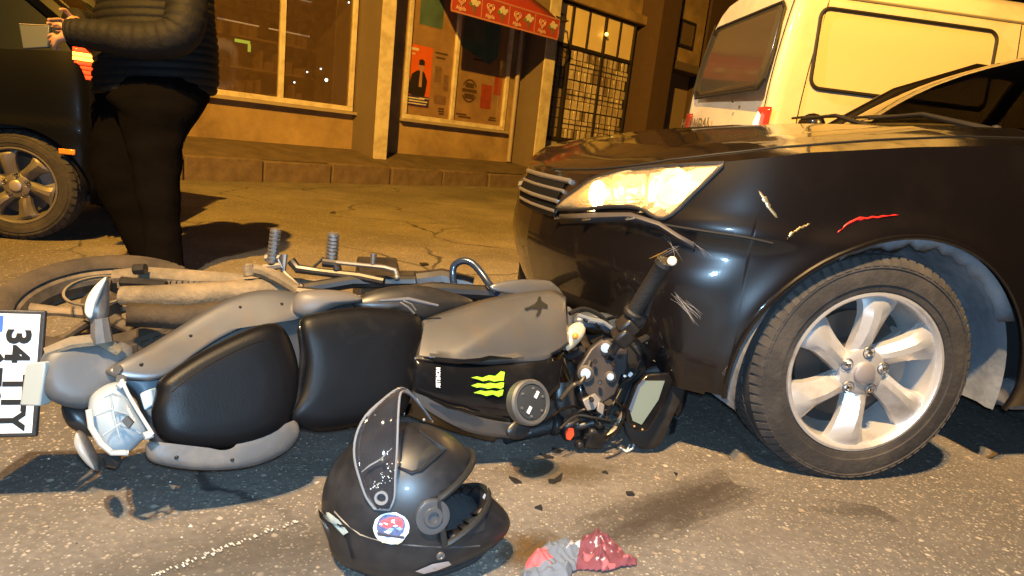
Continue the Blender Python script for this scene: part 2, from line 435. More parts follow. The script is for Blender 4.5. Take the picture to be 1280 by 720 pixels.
glowm = mat('glow_strip', (1, 1, 1), emit=(1.0, .78, .5), estr=.28)  # added glowing strips imitate lit shelf lines and reflections in the glass
for z, y, a, b in ((2.62, 1.58, -4.5, -1.9), (2.62, 1.58, -1.7, .1), (2.05, 1.2, -1.5, -.9), (2.05, 1.2, -.75, -.1)):
    MB().bb((a, y, z), (b, y + .02, z + .018)).build('glow_strip', glowm, shop)
# second shop: frosted display window with posters
w2 = window(0.88, 3.06, 0.99, 3.1, (1.86,))
film = mat('window_film', (.40, .27, .15), .75, var=.22, scale=3, dirt=(.26, .17, .10), dscale=3.5, damt=.7)
for a, b in ((.93, 1.82), (1.9, 3.01)):
    MB().bb((a, .03, 1.04), (b, .034, 3.05)).build('film', film, w2)
def flat(mb, poly, y, m=0, th=.003): return mb.prism([V((s, y, z)) for s, z in poly], (0, th, 0), m)
def quad(s0, s1, z0, z1): return [(s0, z0), (s1, z0), (s1, z1), (s0, z1)]
po, pd, pb, pw, ps = (mat('print_orange', (.80, .17, .03), .5, var=.2, scale=5), mat('print_black', (.03, .025, .03), .5), mat('print_navy', (.06, .05, .16), .5, var=.5, scale=25),
                      mat('print_white', (.8, .78, .74), .5), mat('print_skin', (.55, .32, .2), .5))
ob = flat(MB(), quad(.92, 1.40, 1.19, 2.12), .024).build('poster', po, w2, smooth=0, label='orange poster with a dark-coated figure')
art = MB()
flat(art, quad(.925, 1.395, 1.195, 1.36), .0215, 2)
flat(art, [(1.05, 1.36), (1.30, 1.36), (1.33, 1.6), (1.27, 1.72), (1.2, 1.76), (1.12, 1.74), (1.03, 1.68), (.98, 1.5), (.99, 1.38)], .020, 1)
flat(art, [(1.17, 1.74), (1.23, 1.74), (1.25, 1.8), (1.24, 1.87), (1.2, 1.89), (1.16, 1.87), (1.15, 1.8)], .0185, 4)
flat(art, [(1.145, 1.83), (1.255, 1.83), (1.25, 1.9), (1.2, 1.925), (1.15, 1.9)], .017, 1)
flat(art, [(1.17, 1.5), (1.23, 1.5), (1.22, 1.74), (1.18, 1.74)], .018, 4)
for s0, s1, z, h in ((.97, 1.12, 2.03, .04), (1.0, 1.06, 1.97, .02), (.98, 1.3, 1.31, .02), (1.0, 1.36, 1.27, .02), (.98, 1.34, 1.23, .018), (1.2, 1.38, 1.33, .012)):
    flat(art, quad(s0, s1, z, z + h), .0165, 3)
art.build('poster_print', [po, pd, pb, pw, ps], w2, smooth=0)
fd = MB()   # small print and round badge on the film
ink = mat('print_brown', (.10, .06, .035), .6, var=.4, scale=30)
red = mat('print_red', (.36, .07, .04), .6, var=.4, scale=18)
for r0_, r1_, a0, a1 in ((.155, .175, 25, 155), (.155, .175, 205, 335)):
    pts = [(2.22 + r0_ * math.cos(R(a)) * .9, 1.57 + r0_ * 1.05 * math.sin(R(a))) for a in range(a0, a1 + 1, 10)] + [(2.22 + r1_ * math.cos(R(a)) * .95, 1.57 + r1_ * 1.1 * math.sin(R(a))) for a in range(a1, a0 - 1, -10)]
    flat(fd, pts, .026)
flat(fd, quad(2.06, 2.38, 1.545, 1.60), .0262)
flat(fd, [(2.12, 1.62), (2.32, 1.62), (2.3, 1.70), (2.14, 1.70)], .0262)
flat(fd, [(2.13, 1.44), (2.31, 1.44), (2.33, 1.52), (2.11, 1.52)], .0262)
text_mb('***', .06, (2.22, .0255, 1.5), (1, 0, 0), (0, 0, 1), .004, mb=fd)
for s0, s1, z in ((1.45, 1.7, 2.05), (1.47, 1.66, 1.98), (2.2, 2.7, 2.16), (2.25, 2.6, 2.08), (2.3, 2.62, 2.22), (1.97, 2.2, 1.16), (2.03, 2.3, 1.12), (2.7, 2.9, 1.13), (2.72, 2.88, 1.17), (1.6, 1.72, 1.2), (1.6, 1.72, 1.16), (1.62, 1.72, 1.12)):
    flat(fd, quad(s0, s1, z, z + .028), .0262)
fd.build('window_lettering', ink, w2, smooth=0)
flat(flat(flat(MB(), quad(1.47, 1.60, 1.62, 1.86), .026), quad(1.5, 1.74, 1.28, 1.42), .0262), quad(1.66, 1.76, 1.5, 1.75), .0264).build('notice', mat('notice_print', (.24, .15, .1), .6, var=.5, scale=25), w2, smooth=0)
flat(flat(MB(), quad(2.48, 2.72, 1.32, 1.72), .026), quad(2.76, 2.93, 1.58, 1.9), .0262).build('notice', red, w2, smooth=0)
tealp = mat('teal_print', (.10, .20, .20), .35, var=.7, scale=3)
flat(MB(), quad(1.1, 1.55, 2.43, 3.0), .026).build('poster', tealp, w2, smooth=0)
flat(MB(), [(1.98, 2.25), (2.6, 2.05), (2.78, 2.2), (2.8, 2.98), (1.98, 2.98)], .026).build('poster', tealp, w2, smooth=0)
# downpipe
MB().tube([(3.2, -.07, .46), (3.2, -.07, 3.4), (3.2, -.07, 6.5)], .042, 12).build('downpipe', mat('pipe_paint', (.34, .28, .22), .5, var=.15), shop)
# awning with printed valance
aw = mat('awning_cloth', (.34, .03, .025), .8, var=.2, scale=6, bump=.2, bscale=30)
awp = mat('awning_valance', (.36, .045, .03), .7, var=.15, scale=8)
A0, A1, AY = .95, 3.2, -.92
cn = MB(); cn.grid([[V((A0 + (A1 - A0) * k / 8, y, z - .02 * math.sin(math.pi * ((k * 2) % 4) / 4))) for k in range(9)] for y, z in ((-.02, 3.34), (-.3, 3.2), (-.6, 3.04), (AY, 2.84))])
awning = cn.build('awning', aw, shop, solid=.006)
nv = 4; wv = (A1 - A0) / nv
for k in range(nv):
    a = A0 + wv * k
    p = MB().bb((a + .004, AY - .012, 2.56), (a + wv - .004, AY - .006, 2.835)).build('valance', awp, awning)
trm = MB(); trm.bb((A0, AY - .016, 2.836), (A1, AY - .002, 2.86)); trm.bb((A0, AY - .014, 2.53), (A1, AY - .003, 2.557))
for k in range(nv + 1): trm.bb((A0 + wv * k - .008, AY - .0165, 2.557), (A0 + wv * k + .008, AY - .004, 2.836))
trm.build('valance_trim', mat('trim_pink', (.45, .17, .13), .7), awning)
for k in range(nv):
    vp = MB()
    cx = A0 + wv * (k + .30); cz = 2.715
    for sc_ in (1.0, .58):     # double heart outline
        hp = []
        for q in range(29):
            t = 2 * math.pi * q / 28
            hp.append(V((cx + sc_ * .0046 * 16 * math.sin(t) ** 3, AY - .020, cz + .005 + sc_ * .0046 * (13 * math.cos(t) - 5 * math.cos(2 * t) - 2 * math.cos(3 * t) - math.cos(4 * t)))))
        vp.tube(hp, .0075, 5, False)
    text_mb('Algida', .075, (cx, AY - .019, 2.605), (1, 0, 0), (0, 0, 1), .003, mb=vp)
    vp.build('valance_logo', mat('logo_cream', (.60, .38, .30), .6), awning, smooth=0)
for k in range(nv):
    ic = MB()
    cx = A0 + wv * (k + .74)
    flat(ic, [(cx - .045, 2.70), (cx + .05, 2.69), (cx + .015, 2.585), (cx - .005, 2.58)], AY - .0165, 1)
    for dx, dz, r in ((-.035, 2.73, .04), (.04, 2.725, .042), (.0, 2.765, .04), (-.075, 2.70, .03), (.085, 2.75, .026)):
        flat(ic, [(cx + dx + r * math.cos(2 * math.pi * q / 12), dz + r * math.sin(2 * math.pi * q / 12)) for q in range(12)], AY - .0185 - .001 * abs(dx), 0 if dx > -.05 else 2)
    ic.build('valance_picture', [mat('icecream_white', (.55, .5, .42), .6, var=.3, scale=30), mat('cone_brown', (.16, .12, .06), .6, var=.4, scale=40), mat('leaf_green', (.13, .2, .07), .6)], awning, smooth=0)
MB().tube([(3.16, -.9, 2.83), (3.55, -.75, 2.9), (3.95, -.35, 3.1), (3.3, -.04, 3.2)], .018, 6).tube([(3.62, -.74, 2.92), (3.45, -.45, 3.02), (3.3, -.04, 3.05)], .014, 6).build('awning_arm', metal_d, awning)
# gated shop front with glass blocks
SB((3.6, 0, .2), (6.6, .25, .92), 'wall', plaster)
SB((3.6, .002, 3.5), (6.6, .25, 6.6), 'wall', plaster)
SB((3.6, -.14, 3.44), (6.75, .1, 3.62), 'cornice', plaster, .01)
SB((3.6, 1.0, .2), (6.6, 1.1, 3.5), 'rear_partition', mat('warm_partition', (.30, .22, .13), .8, var=.2))
SB((3.6, -.02, .96), (4.02, .2, 2.4), 'side_panel', plaster)
gf = MB()
for s in (4.02, 4.5, 5.48, 6.42): gf.bb((s - .02, -.05, .95 if s > 4.1 else .5), (s + .02, .04, 3.43))
for z in (.96, 2.68, 3.43): gf.bb((4.02, -.046, z - .03), (6.42, .036, z + .03))
for s in (4.98, 5.95): gf.bb((s - .016, -.04, 2.71), (s + .016, .03, 3.40))
gate = gf.build('shop_grille', metal_d, shop)
lowp = mat('door_panel_paint', (.33, .30, .26), .6, var=.2, scale=3)
SB((4.05, -.02, .46), (4.47, .03, .92), 'door_panel', lowp)
upm = mat('lit_ribbed_glass', (.88, .70, .40), .35, var=.18, scale=2, bump=.1)
for a, b in ((4.06, 4.48), (4.53, 4.96), (5.0, 5.45), (5.51, 5.93), (5.97, 6.39)):
    MB().bb((a, -.01, 2.72), (b, .0, 3.39)).build('upper_pane', upm, gate)
MB().sphere((5.44, -.10, 3.06), .034, 12, 8).build('lamp', mat('amber_bulb', (1, .7, .2), emit=(1, .62, .12), estr=6), gate)
gbm = [mat('glass_block_' + k, c, .25, var=.3, scale=14, bump=.25, bscale=25, spec=.7) for k, c in (('pale', (.62, .52, .38)), ('mid', (.45, .36, .25)), ('dull', (.24, .18, .13)))]
mort = SB((4.05, .03, .99), (6.39, .06, 2.65), 'block_wall', mat('block_mortar', (.07, .055, .04), .9))
gb = [MB().bb((0, -.028, 0), (.188, .028, .176)).build('glass_block', gbm[k], None, bevel=.012) for k in range(3)]
first = [True] * 3
for i in range(9):
    for j in range(11):
        k = random.choices((0, 1, 2), (5, 4, 1))[0]
        if 5.15 < 4.55 + j * .2 - .05 < 5.75 and i > 5: k = random.choice((1, 2, 2))
        if first[k]: o = gb[k]; first[k] = False
        else: o = gb[k].copy(); COL.objects.link(o)
        o.parent = mort
        s = 4.545 + (j - (.0 if i % 2 else .25)) * .1855
        if s + .188 > 6.41: continue
        o.location = (s, .02 + random.uniform(-.004, .004), .995 + i * .184)
for k in range(3):
    if first[k]: bpy.data.objects.remove(gb[k])
for i in range(9):
    for j in range(2):
        o = gb[2].copy(); COL.objects.link(o); o.parent = mort; o.location = (4.075 + j * .2, .03, .995 + i * .184)
bars = MB()
for s in rng(4.55, 6.40, .185): bars.bb((s - .005, -.035, .98), (s + .005, -.025, 2.67))
for z in rng(1.0, 2.65, .275): bars.bb((4.52, -.026, z - .005), (6.41, -.016, z + .005))
for s in rng(4.08, 4.45, .123): bars.bb((s - .005, -.035, .98), (s + .005, -.025, 2.67))
bars.build('grille_bars', metal_d, gate, smooth=0)
# dark pier at the end, then the neighbouring house
SB((6.62, -.5, .25), (7.25, .3, 6.6), 'end_pier', mat('dark_brown_paint', (.085, .05, .032), .8, var=.2))
house = thing('apartment_house', 'narrow ochre apartment house with one small dark window behind the white van', 'building', FO, R(45), local=True)
MB().bb((7.26, .3, .2), (12.5, 5, 9)).build('wall', mat('house_plaster', (.30, .22, .15), .85, var=.18, scale=2, bump=.2), house)
MB().bb((7.27, -.12, 2.95), (8.85, .298, 9)).build('bay', plaster, house)
MB().bb((7.265, -.22, 2.76), (8.95, .297, 2.948)).build('ledge', plaster_d, house, bevel=.02)
hw = MB(); frame(hw, 7.83, 8.42, 3.27, 3.82, .05, -.17, -.121); hwo = hw.build('window', metal_d, house)
MB().bb((7.88, -.15, 3.32), (8.37, -.14, 3.77)).build('pane', mat('dark_pane', (.16, .11, .07), .2), hwo)
MB().bb((7.27, .2, .3), (7.9, .299, 2.755)).build('shutter', mat('roller_shutter', (.16, .12, .08), .6, .2, var=.2), house)
MB().bb((9.2, .0, .25), (12.3, .298, 9)).build('side_wing', mat('dark_brown_paint', (.085, .05, .032)), house)
# small lit sign on the wall at the far left
sg = thing('light_box_sign', 'small pale blue lit sign hanging by the shop window behind the dark hatchback', 'sign', FL(-3.4, -.2, 1.66))
def sgn(s0, s1, z0, z1, y, d): return MB().prism([FL(s0, y, z0), FL(s1, y, z0), FL(s1, y, z1), FL(s0, y, z1)], -N45 * d)
sgn(-3.57, -3.25, 1.66, 2.5, -.2, .08).build('sign_case', metal_d, sg)
sgn(-3.50, -3.42, 1.68, 2.48, -.205, .004).build('sign_face', mat('sign_white', (.8, .9, .95), emit=(.62, .85, .95), estr=.75), sg)
sgn(-3.40, -3.27, 1.68, 2.48, -.205, .004).build('sign_face', mat('sign_blue', (.3, .6, .75), var=.5, scale=9, emit=(.22, .55, .68), estr=.55), sg)

# ================================================================== street lamp on the camera's side of the road
def street_lamp(base, heads, h, label):
    t = thing('street_lamp', label, 'street lamp', base)
    b = V(base)
    MB().tube([b, b + V((0, 0, h * .5)), b + V((0, 0, h))], [.09, .075, .055], 14).build('pole', mat('galvanised_steel', (.35, .35, .34), .5, .7, var=.15), t)
    MB().lathe([(.2, 0), (.2, .03), (.11, .06), (.1, .35)], b, (0, 0, 1), 16, True).build('base_plate', MATS['galvanised_steel'], t)
    for (head, tgt, watts, colr, ang, blend, rad) in heads:
        hd = V(head); top = b + V((0, 0, h - .05)); d = (hd - top)
        MB().tube([top, top + d * .35 + V((0, 0, .35)), hd + V((0, 0, .2)) - d.normalized() * .2, hd + V((0, 0, .16))], .035, 10).build('arm', MATS['galvanised_steel'], t)
        MB().lathe([(.02, .26), (.12, .24), (.2, .14), (.22, .06), (.21, .05)], hd, (0, 0, 1), 20).build('lamp_head', MATS['galvanised_steel'], t)
        MB().lathe([(.19, .07), (.2, .06), (.0, .062)], hd, (0, 0, 1), 20).build('lamp_glass', mat('lamp_glass_%d' % int(watts), (1, 1, 1), emit=colr, estr=25), t)
        ld = bpy.data.lights.new('street_light', 'SPOT'); ld.energy = watts; ld.color = colr; ld.spot_size = R(ang); ld.spot_blend = blend; ld.shadow_soft_size = rad
        lo = bpy.data.objects.new('street_light', ld); COL.objects.link(lo); lo.location = hd
        lo.rotation_euler = (V(tgt) - hd).to_track_quat('-Z', 'Y').to_euler(); lo.parent = t; lo.matrix_parent_inverse = ROOTM[t.name].inverted()
    return t
street_lamp((-3.2, -3.2, 0), [((-1.9, -2.2, 8.2), (.5, 11.0, .5), SODIUM_W, SODIUM_C, 88, 1.0, .09), ((-1.2, -1.9, 7.2), (0.1, 1.0, 0), WHITE_W, WHITE_C, 52, .9, .11)], 8.0,
            'tall steel street lamp with two heads on the near side of the road')
street_lamp((-7.6, 2.6, 0), [((-6.6, 3.1, 6.6), (1.75, 5.6, 1.3), 2600, (1.0, .90, .74), 26, .8, .06)], 7.2,
            'steel street lamp with one white head farther up the shop side of the road')
# phone torch held beside the camera
td = bpy.data.lights.new('phone_torch', 'POINT'); td.energy = TORCH_W; td.color = TORCH_C; td.shadow_soft_size = 0.03
to = bpy.data.objects.new('phone_torch', td); COL.objects.link(to); to.location = CAM + cr * 0.012 + cu * 0.03 - cf * .02
# ================================================================== car parts shared
def black_paint(name, col, dust=0.12):
    return mat(name, col, 0.34, 0.0, var=0.2, scale=3, spec=0.3, coat=0.75, dirt=(.010, .0075, .0065), dscale=2.6, damt=dust + .1, rvar=.06)
paint = black_paint('black_car_paint', (.006, .0045, .0045))
trim_k = mat('black_plastic', (.022, .021, .022), .5, var=.3, scale=14, bump=.12, bscale=120)
rubber = mat('tyre_rubber', (.024, .022, .0225), .85, var=.3, scale=10, bump=.25, bscale=90, dirt=(.065, .056, .05), dscale=7, damt=.5)
alloy = mat('alloy_silver', (.58, .57, .57), .34, .55, var=.08, scale=6, dirt=(.30, .25, .21), dscale=7, damt=.35, rvar=.1)
chrome = mat('chrome', (.75, .75, .76), .14, 1.0, var=.05)
liner_m = mat('dusty_wheel_liner', (.11, .125, .15), .85, var=.35, scale=7, bump=.5, bscale=22, dirt=(.30, .30, .31), dscale=4, damt=.55)
disc_m = mat('brake_iron', (.16, .14, .13), .45, .8, var=.25, scale=10)
car_glass = glass('car_glass', (.40, .38, .36), .36, .02)

tread_m = mat('tread_dusty', (.030, .028, .028), .9, var=.35, scale=25, dirt=(.075, .066, .06), dscale=14, damt=.5)
dull_alloy = mat('dull_alloy', (.15, .14, .13), .5, .4, var=.15, scale=6, dirt=(.12, .1, .08), dscale=7, damt=.4)
def make_wheel(parent, loc, rz, rt=.318, rr=.225, wd=.205, spokes=6, blocks=72, side=1, spin=0.0, metal=None, flat=None):
    w = bpy.data.objects.new('wheel', None); COL.objects.link(w); w.parent = parent
    w.location = loc; w.rotation_euler = (0, 0, rz)
    if side < 0: w.rotation_euler = (0, 0, rz + math.pi)
    Y = (0, 1, 0)
    # tyre: section from bead, sidewall with ridges, shoulder, tread
    pr = [(rr - .004, -.012), (rr + .006, .002), (rr + .022, .004), (rr + .024, .007), (rr + .05, .006), (rt - .035, .001), (rt - .033, .004), (rt - .024, .001), (rt - .018, -.006), (rt - .008, -.020), (rt - .003, -.034)]
    back = [(rt - .003, -wd + .034), (rt - .012, -wd + .016), (rt - .03, -wd), (rr, -wd + .01), (rr - .004, -wd + .03)]
    t = MB().lathe(pr + [(rt - .003, -wd / 2)] + back, (0, 0, 0), Y, 72)
    nrow = 5
    for i in range(blocks):
        for j in range(nrow):
            a0 = 2 * math.pi * (i + .5 * (j % 2)) / blocks; a1 = a0 + 2 * math.pi / blocks * .74
            y0 = -.020 - (wd - .040) * j / nrow - .003; y1 = -.020 - (wd - .040) * (j + 1) / nrow + .003
            sk = .012 * (1 if j < 2 else -1 if j > 2 else 0) / rt
            r1 = rt + (.0 if 0 < j < nrow - 1 else -.005); r0 = rt - .014 if 0 < j < nrow - 1 else rt - .022
            vs = []
            for r in (r0, r1):
                for a, y in ((a0, y0), (a1, y0), (a1 + sk, y1), (a0 + sk, y1)): vs.append((r * math.cos(a), y, r * math.sin(a)))
            t.add(vs, [(4, 5, 6, 7), (0, 1, 5, 4), (1, 2, 6, 5), (2, 3, 7, 6), (3, 0, 4, 7)], 1)
        a0 = 2 * math.pi * i / blocks; a1 = a0 + 2 * math.pi / blocks * .66; vs = []     # shoulder lugs
        for up in (0, 1):
            for a, r, y in ((a0, rt - .030, .001), (a1, rt - .030, .001), (a1 + .02, rt - .006, -.022), (a0 + .02, rt - .006, -.022)):
                vs.append(((r + .0035 * up) * math.cos(a), y + .003 * up, (r + .0035 * up) * math.sin(a)))
        t.add(vs, [(4, 5, 6, 7), (0, 1, 5, 4), (1, 2, 6, 5), (2, 3, 7, 6), (3, 0, 4, 7)], 1)
    if flat:      # flattened contact patch with a slight sidewall bulge
        for p in t.v:
            if p.z < -flat: p.z = -flat + (p.z + flat) * .03
            e_ = math.exp(-((p.z + flat) / .05) ** 2 - (p.x / .16) ** 2)
            p.y += (.010 if p.y > -wd / 2 else -.010) * e_
    t.build('tyre', [rubber, tread_m], w, smooth=30)
    m = MB()
    m.lathe([(rr - .006, -.014), (rr + .002, -.004), (rr + .001, .002), (rr - .006, .003), (rr - .012, -.003), (rr - .017, -.020), (rr - .022, -.06), (rr - .035, -.10), (rr - .04, -wd + .03), (rr - .01, -wd + .02)], (0, 0, 0), Y, 72)
    # turbine spokes, each a dished blade with a raised edge
    for k in range(spokes):
        a = 2 * math.pi * k / spokes + spin; ringsl = []
        for r, tw, wl, wr, dy, h in ((.030, -.20, .028, .028, -.030, .0), (.060, -.14, .034, .034, -.024, .004), (.085, -.08, .032, .036, -.020, .012), (.12, -.02, .033, .038, -.014, .016), (.155, .015, .037, .044, -.010, .014), (.185, .03, .048, .055, -.008, .008), (rr - .012, .035, .062, .066, -.010, .002), (rr - .004, .035, .070, .074, -.014, .0)):
            if rr < .21: r *= rr / .225
            c = V((math.cos(a + tw), 0, math.sin(a + tw))); tg = V((-math.sin(a + tw), 0, math.cos(a + tw)))
            pts = []
            for u, q in ((-wl, -.030), (-wl * .92, -.008), (-wl * .45, h * .8), (wr * .05, h), (wr * .55, -.004 + h * .25), (wr * .95, -.014), (wr, -.032)):
                p = c * r + tg * u; L = p.length
                pts.append(p * min(1, (rr - .003) / L) + V((0, dy + q, 0)))
            ringsl.append(pts)
        m.rings(ringsl)
    m.lathe([(.0, -.012), (.055, -.012), (.066, -.018), (.068, -.06)], (0, 0, 0), Y, 36)
    m.build('rim', metal or alloy, w, smooth=32)
    MB().lathe([(0, .002), (.024, .001), (.030, -.003), (.031, -.014)], (0, 0, 0), Y, 28).build('centre_cap', mat('cap_grey', (.40, .36, .36), .4, .5, var=.1), w)
    nut = MB().lathe([(0, .008), (.006, .0075), (.0095, .003), (.011, -.002), (.0112, -.02)], (0, 0, 0), Y, 6)
    n0 = None
    for k in range(5):
        a = 2 * math.pi * k / 5 + .35
        if n0 is None: n0 = nut.build('lug_nut', chrome, w, smooth=30); o = n0
        else: o = n0.copy(); COL.objects.link(o)
        o.location = (.057 * math.cos(a), -.010, .057 * math.sin(a))
    for k in range(5):
        a = 2 * math.pi * k / 5 + .35
        MB().lathe([(.015, -.0105), (.0165, -.0095), (.018, -.0115)], (.057 * math.cos(a), 0, .057 * math.sin(a)), Y, 16).build('lug_seat', disc_m, w)
    MB().lathe([(.03, -.09), (.155, -.09), (.155, -.112), (.03, -.112)], (0, 0, 0), Y, 48).lathe([(.0, -.05), (.075, -.052), (.08, -.09)], (0, 0, 0), Y, 32).build('brake_disc', disc_m, w)
    cal = MB()
    for k in range(7):
        pass
    cal.rings([[V((math.cos(a) * r, y, math.sin(a) * r)) for r, y in ((.10, -.07), (.17, -.07), (.178, -.085), (.178, -.12), (.10, -.12))] for a in [R(q) for q in (140, 150, 162, 175, 188, 198)]]).build('brake_caliper', mat('caliper_grey', (.28, .27, .26), .5, .4, var=.2), w, bevel=.004)
    MB().lathe([(.0, -.115), (.21, -.12), (.215, -.16)], (0, 0, 0), Y, 36).build('brake_shield', mat('shield_dark', (.03, .027, .025), .8), w)
    return w

# ================================================================== crashed black saloon
CY = R(16)
cfw = V((-math.cos(CY), -math.sin(CY), 0)); clf = V((math.sin(CY), -math.cos(CY), 0))
CR = V((0.768, 2.610, 0))
car = thing('black_saloon_car', 'black saloon car with lit headlight and scraped front bumper standing against the fallen motorcycle', 'car', CR, R(196), local=True)
PLAN = [(.752, 0), (.745, .12), (.728, .26), (.695, .42), (.64, .57), (.562, .69), (.46, .775), (.34, .828), (.2, .858), (.05, .872), (-.1, .878), (-.25, .88), (-.4, .882), (-.6, .884), (-.9, .886), (-1.4, .888), (-2.0, .885), (-2.3, .88), (-2.45, .876), (-2.6, .872), (-2.75, .868), (-2.9, .86), (-3.1, .85), (-3.4, .81), (-3.62, .72), (-3.74, .55), (-3.79, .3), (-3.8, 0)]
NS = 12
plan = crom(PLAN, NS)
ztopT = [(-3.8, .93), (-3.4, .975), (-2.6, .985), (-.7, .985), (-.3, .955), (0, .92), (.3, .875), (.57, .812), (.70, .755), (.752, .735)]
def arch(x, cx, cz, rx, rz):
    q = 1 - ((x - cx) / rx) ** 2
    return cz + rz * math.sqrt(q) if q > 0 else 0
def zbot(x): return max(.215 if x < .45 else .205, arch(x, -.045, .27, .452, .425), arch(x, -2.65, .27, .40, .40))
def offs(z, x):
    o = 0
    if z < .32: o -= (.32 - z) ** 1.5 * .55
    if z < .50: o -= (.50 - z) ** 1.7 * .75 * sstep(.5, .70, x)
    if z > .62: o -= (z - .62) ** 1.6 * (.32 + .5 * sstep(.35, .7, x))
    o += .010 * math.exp(-((z - .655) / .028) ** 2) * sstep(-.2, .5, x)            # crease
    o += .012 * math.exp(-((z - .50) / .10) ** 2) * sstep(.3, .62, x)
    for cx in (-.045, -2.65):                                                   # flared arch lips
        d = math.hypot((x - cx) / 1.06, z - .27)
        o += .016 * math.exp(-((d - .43) / .045) ** 2)
    o -= .012 * math.exp(-((x - .52) / .12) ** 2 - ((z - .60) / .05) ** 2)         # dent
    return o
def S(k, z, out=0.0):
    k = max(0, min(len(plan) - 1.001, k)); i = int(k); f = k - i
    a, b = V(plan[i]), V(plan[i + 1]); p = a.lerp(b, f)
    a0, b0 = V(plan[max(i - 1, 0)]), V(plan[min(i + 2, len(plan) - 1)])
    t = (b - a) if i in (0, len(plan) - 2) else (b - a0).lerp(b0 - a, f); n = V((-t.y, t.x)) * -1
    n = n.normalized()
    if n.dot(p - V((-1.5, 0))) < 0: n = -n
    if i == 0 and f < .3: n = V((1, 0))
    o = offs(z, p.x) + out
    return V((p.x + n.x * o, p.y + n.y * o, z))
def proj_local(q):
    w = CR + cfw * q.x + clf * q.y + V((0, 0, q.z)) - CAM; Z = w.dot(cf)
    return 640 + FPX * w.dot(cr) / Z, 360 - FPX * w.dot(cu) / Z
KF = [i for i in range(len(plan))]
samp = [(k * .25, .2 + .8 * j / 160) for k in range(0, 4 * 12 * 12) for j in range(161)]
samp = [(k, z) + proj_local(S(k, z)) for k, z in samp if z < lerp(ztopT, plan[int(k)][0]) + .06]
def find(x, y):
    return min(samp, key=lambda q: (q[2] - x) ** 2 + (q[3] - y) ** 2)[:2]
HLo = [find(*q) for q in ((699, 262), (730, 261), (765, 259), (800, 260), (830, 273), (868, 241), (904, 206))]
HUp = [find(*q) for q in ((698, 259), (715, 243), (738, 226), (770, 216), (800, 211), (860, 206), (905, 203))]
HPoly = HLo + HUp[::-1]
_hk, _hz = sum(p[0] for p in HPoly) / len(HPoly), sum(p[1] for p in HPoly) / len(HPoly)
HPin = [(_hk + (k - _hk) * .95, _hz + (z - _hz) * .90) for k, z in HPoly]
def inpoly(k, z, poly):
    c = False; n = len(poly)
    for i in range(n):
        (x1, y1), (x2, y2) = poly[i], poly[(i + 1) % n]
        if (y1 > z) != (y2 > z) and k < (x2 - x1) * (z - y1) / (y2 - y1) + x1: c = not c
    return c
NR = 34
cols = []
for i in range(len(plan) - 1):
    sub = 3 if .62 > plan[i][0] > -.62 or -2.2 > plan[i][0] > -3.1 else 2
    for q in range(sub): cols.append(i + q / sub)
cols.append(len(plan) - 1.001)
def body_side(sgn):
    rows = []; mi = []
    for k in cols:
        i = int(k); x = plan[i][0] + (plan[i + 1][0] - plan[i][0]) * (k - i)
        zb, zt = zbot(x), lerp(ztopT, x); r = []
        for j in range(NR + 1):
            z = zb + (zt - zb) * j / NR
            ins = inpoly(k, z, HPin)
            p = S(k, z, -.055 if ins else 0); r.append(V((p.x, p.y * sgn, p.z))); mi.append(ins)
        rows.append(r)
    b = MB(); b.grid(rows)
    n = NR + 1
    for fi in range(len(b.f)):
        f = b.f[fi]; c = sum(mi[v] for v in f)
        b.m[fi] = 0 if c == 0 else (2 if c == 4 else 1)
    return b
bd = body_side(1); b2 = body_side(-1)
o_ = len(bd.v); bd.v += b2.v; bd.f += [[i + o_ for i in f] for f in b2.f]; bd.m += b2.m
# bonnet and boot lid close the top
zcT = [(-.72, 1.055), (-.31, 1.012), (-.1, .975), (.13, .93), (.44, .86), (.62, .80), (.70, .768), (.752, .735)]
hk = [k for k in cols if plan[int(k)][0] > -.72]
rows = []
for k in hk:
    i = int(k); x = plan[i][0] + (plan[i + 1][0] - plan[i][0]) * (k - i); e = S(k, lerp(ztopT, x))
    ze = e.z; zc = max(ze, lerp(zcT, e.x))
    rows.append([V((e.x, e.y * t, ze + (zc - ze) * (1 - abs(t) ** 2.6) + .010 * math.exp(-((abs(t) - .62) / .07) ** 2) * sstep(.7, .4, x))) for t in [q / 10 for q in range(-10, 11)]])
hood = MB().grid(rows)
tk = [k for k in cols if plan[int(k)][0] < -3.02]
rows = []
for k in tk:
    i = int(k); x = plan[i][0]; e = S(k, lerp(ztopT, x))
    rows.append([V((e.x, e.y * t, e.z + .05 * (1 - t * t))) for t in [q / 8 for q in range(-8, 9)]])
boot = MB().grid(rows)
body = bd.build('body', [paint, trim_k, mat('lamp_housing_white', (.80, .74, .62), .3, .3, var=.05)], car, smooth=50)
hood.build('bonnet', paint, car, smooth=180)
boot.build('boot_lid', paint, car, smooth=180)
# shut lines and the wheel-arch lip
def along(kz, out): return [S(k, z, out) for k, z in kz]
kx = lambda x: next(i + (plan[i][0] - x) / (plan[i][0] - plan[i + 1][0]) for i in range(len(plan) - 1) if plan[i][0] >= x > plan[i + 1][0])
seam = mat('shut_line', (.004, .004, .004), .7)
MB().tube(along([(kx(x), .648 - .012 * sstep(.45, .3, x)) for x in rng(.66, .36, .03)], .0005), .0035, 6).build('bumper_seam', seam, body)
hl_ = MB(); hl_.tube([rows_[18].lerp(rows_[19], .3) + V((0, 0, .001)) for rows_ in [r for r in [hood.v[i * 21:(i + 1) * 21] for i in range(len(hk))]][20:]], .003, 6); hl_.build('bonnet_seam', seam, body)
MB().tube(along([(kx(-.66), z) for z in rng(.25, .95, .05)], .0005), .003, 6).build('door_seam', seam, body)
lip = []
for a in rng(-8, 188, 5):
    x = -.045 + .452 * math.cos(R(a)); z = .27 + .425 * math.sin(R(a)); lip.append(S(kx(x), z, .002))
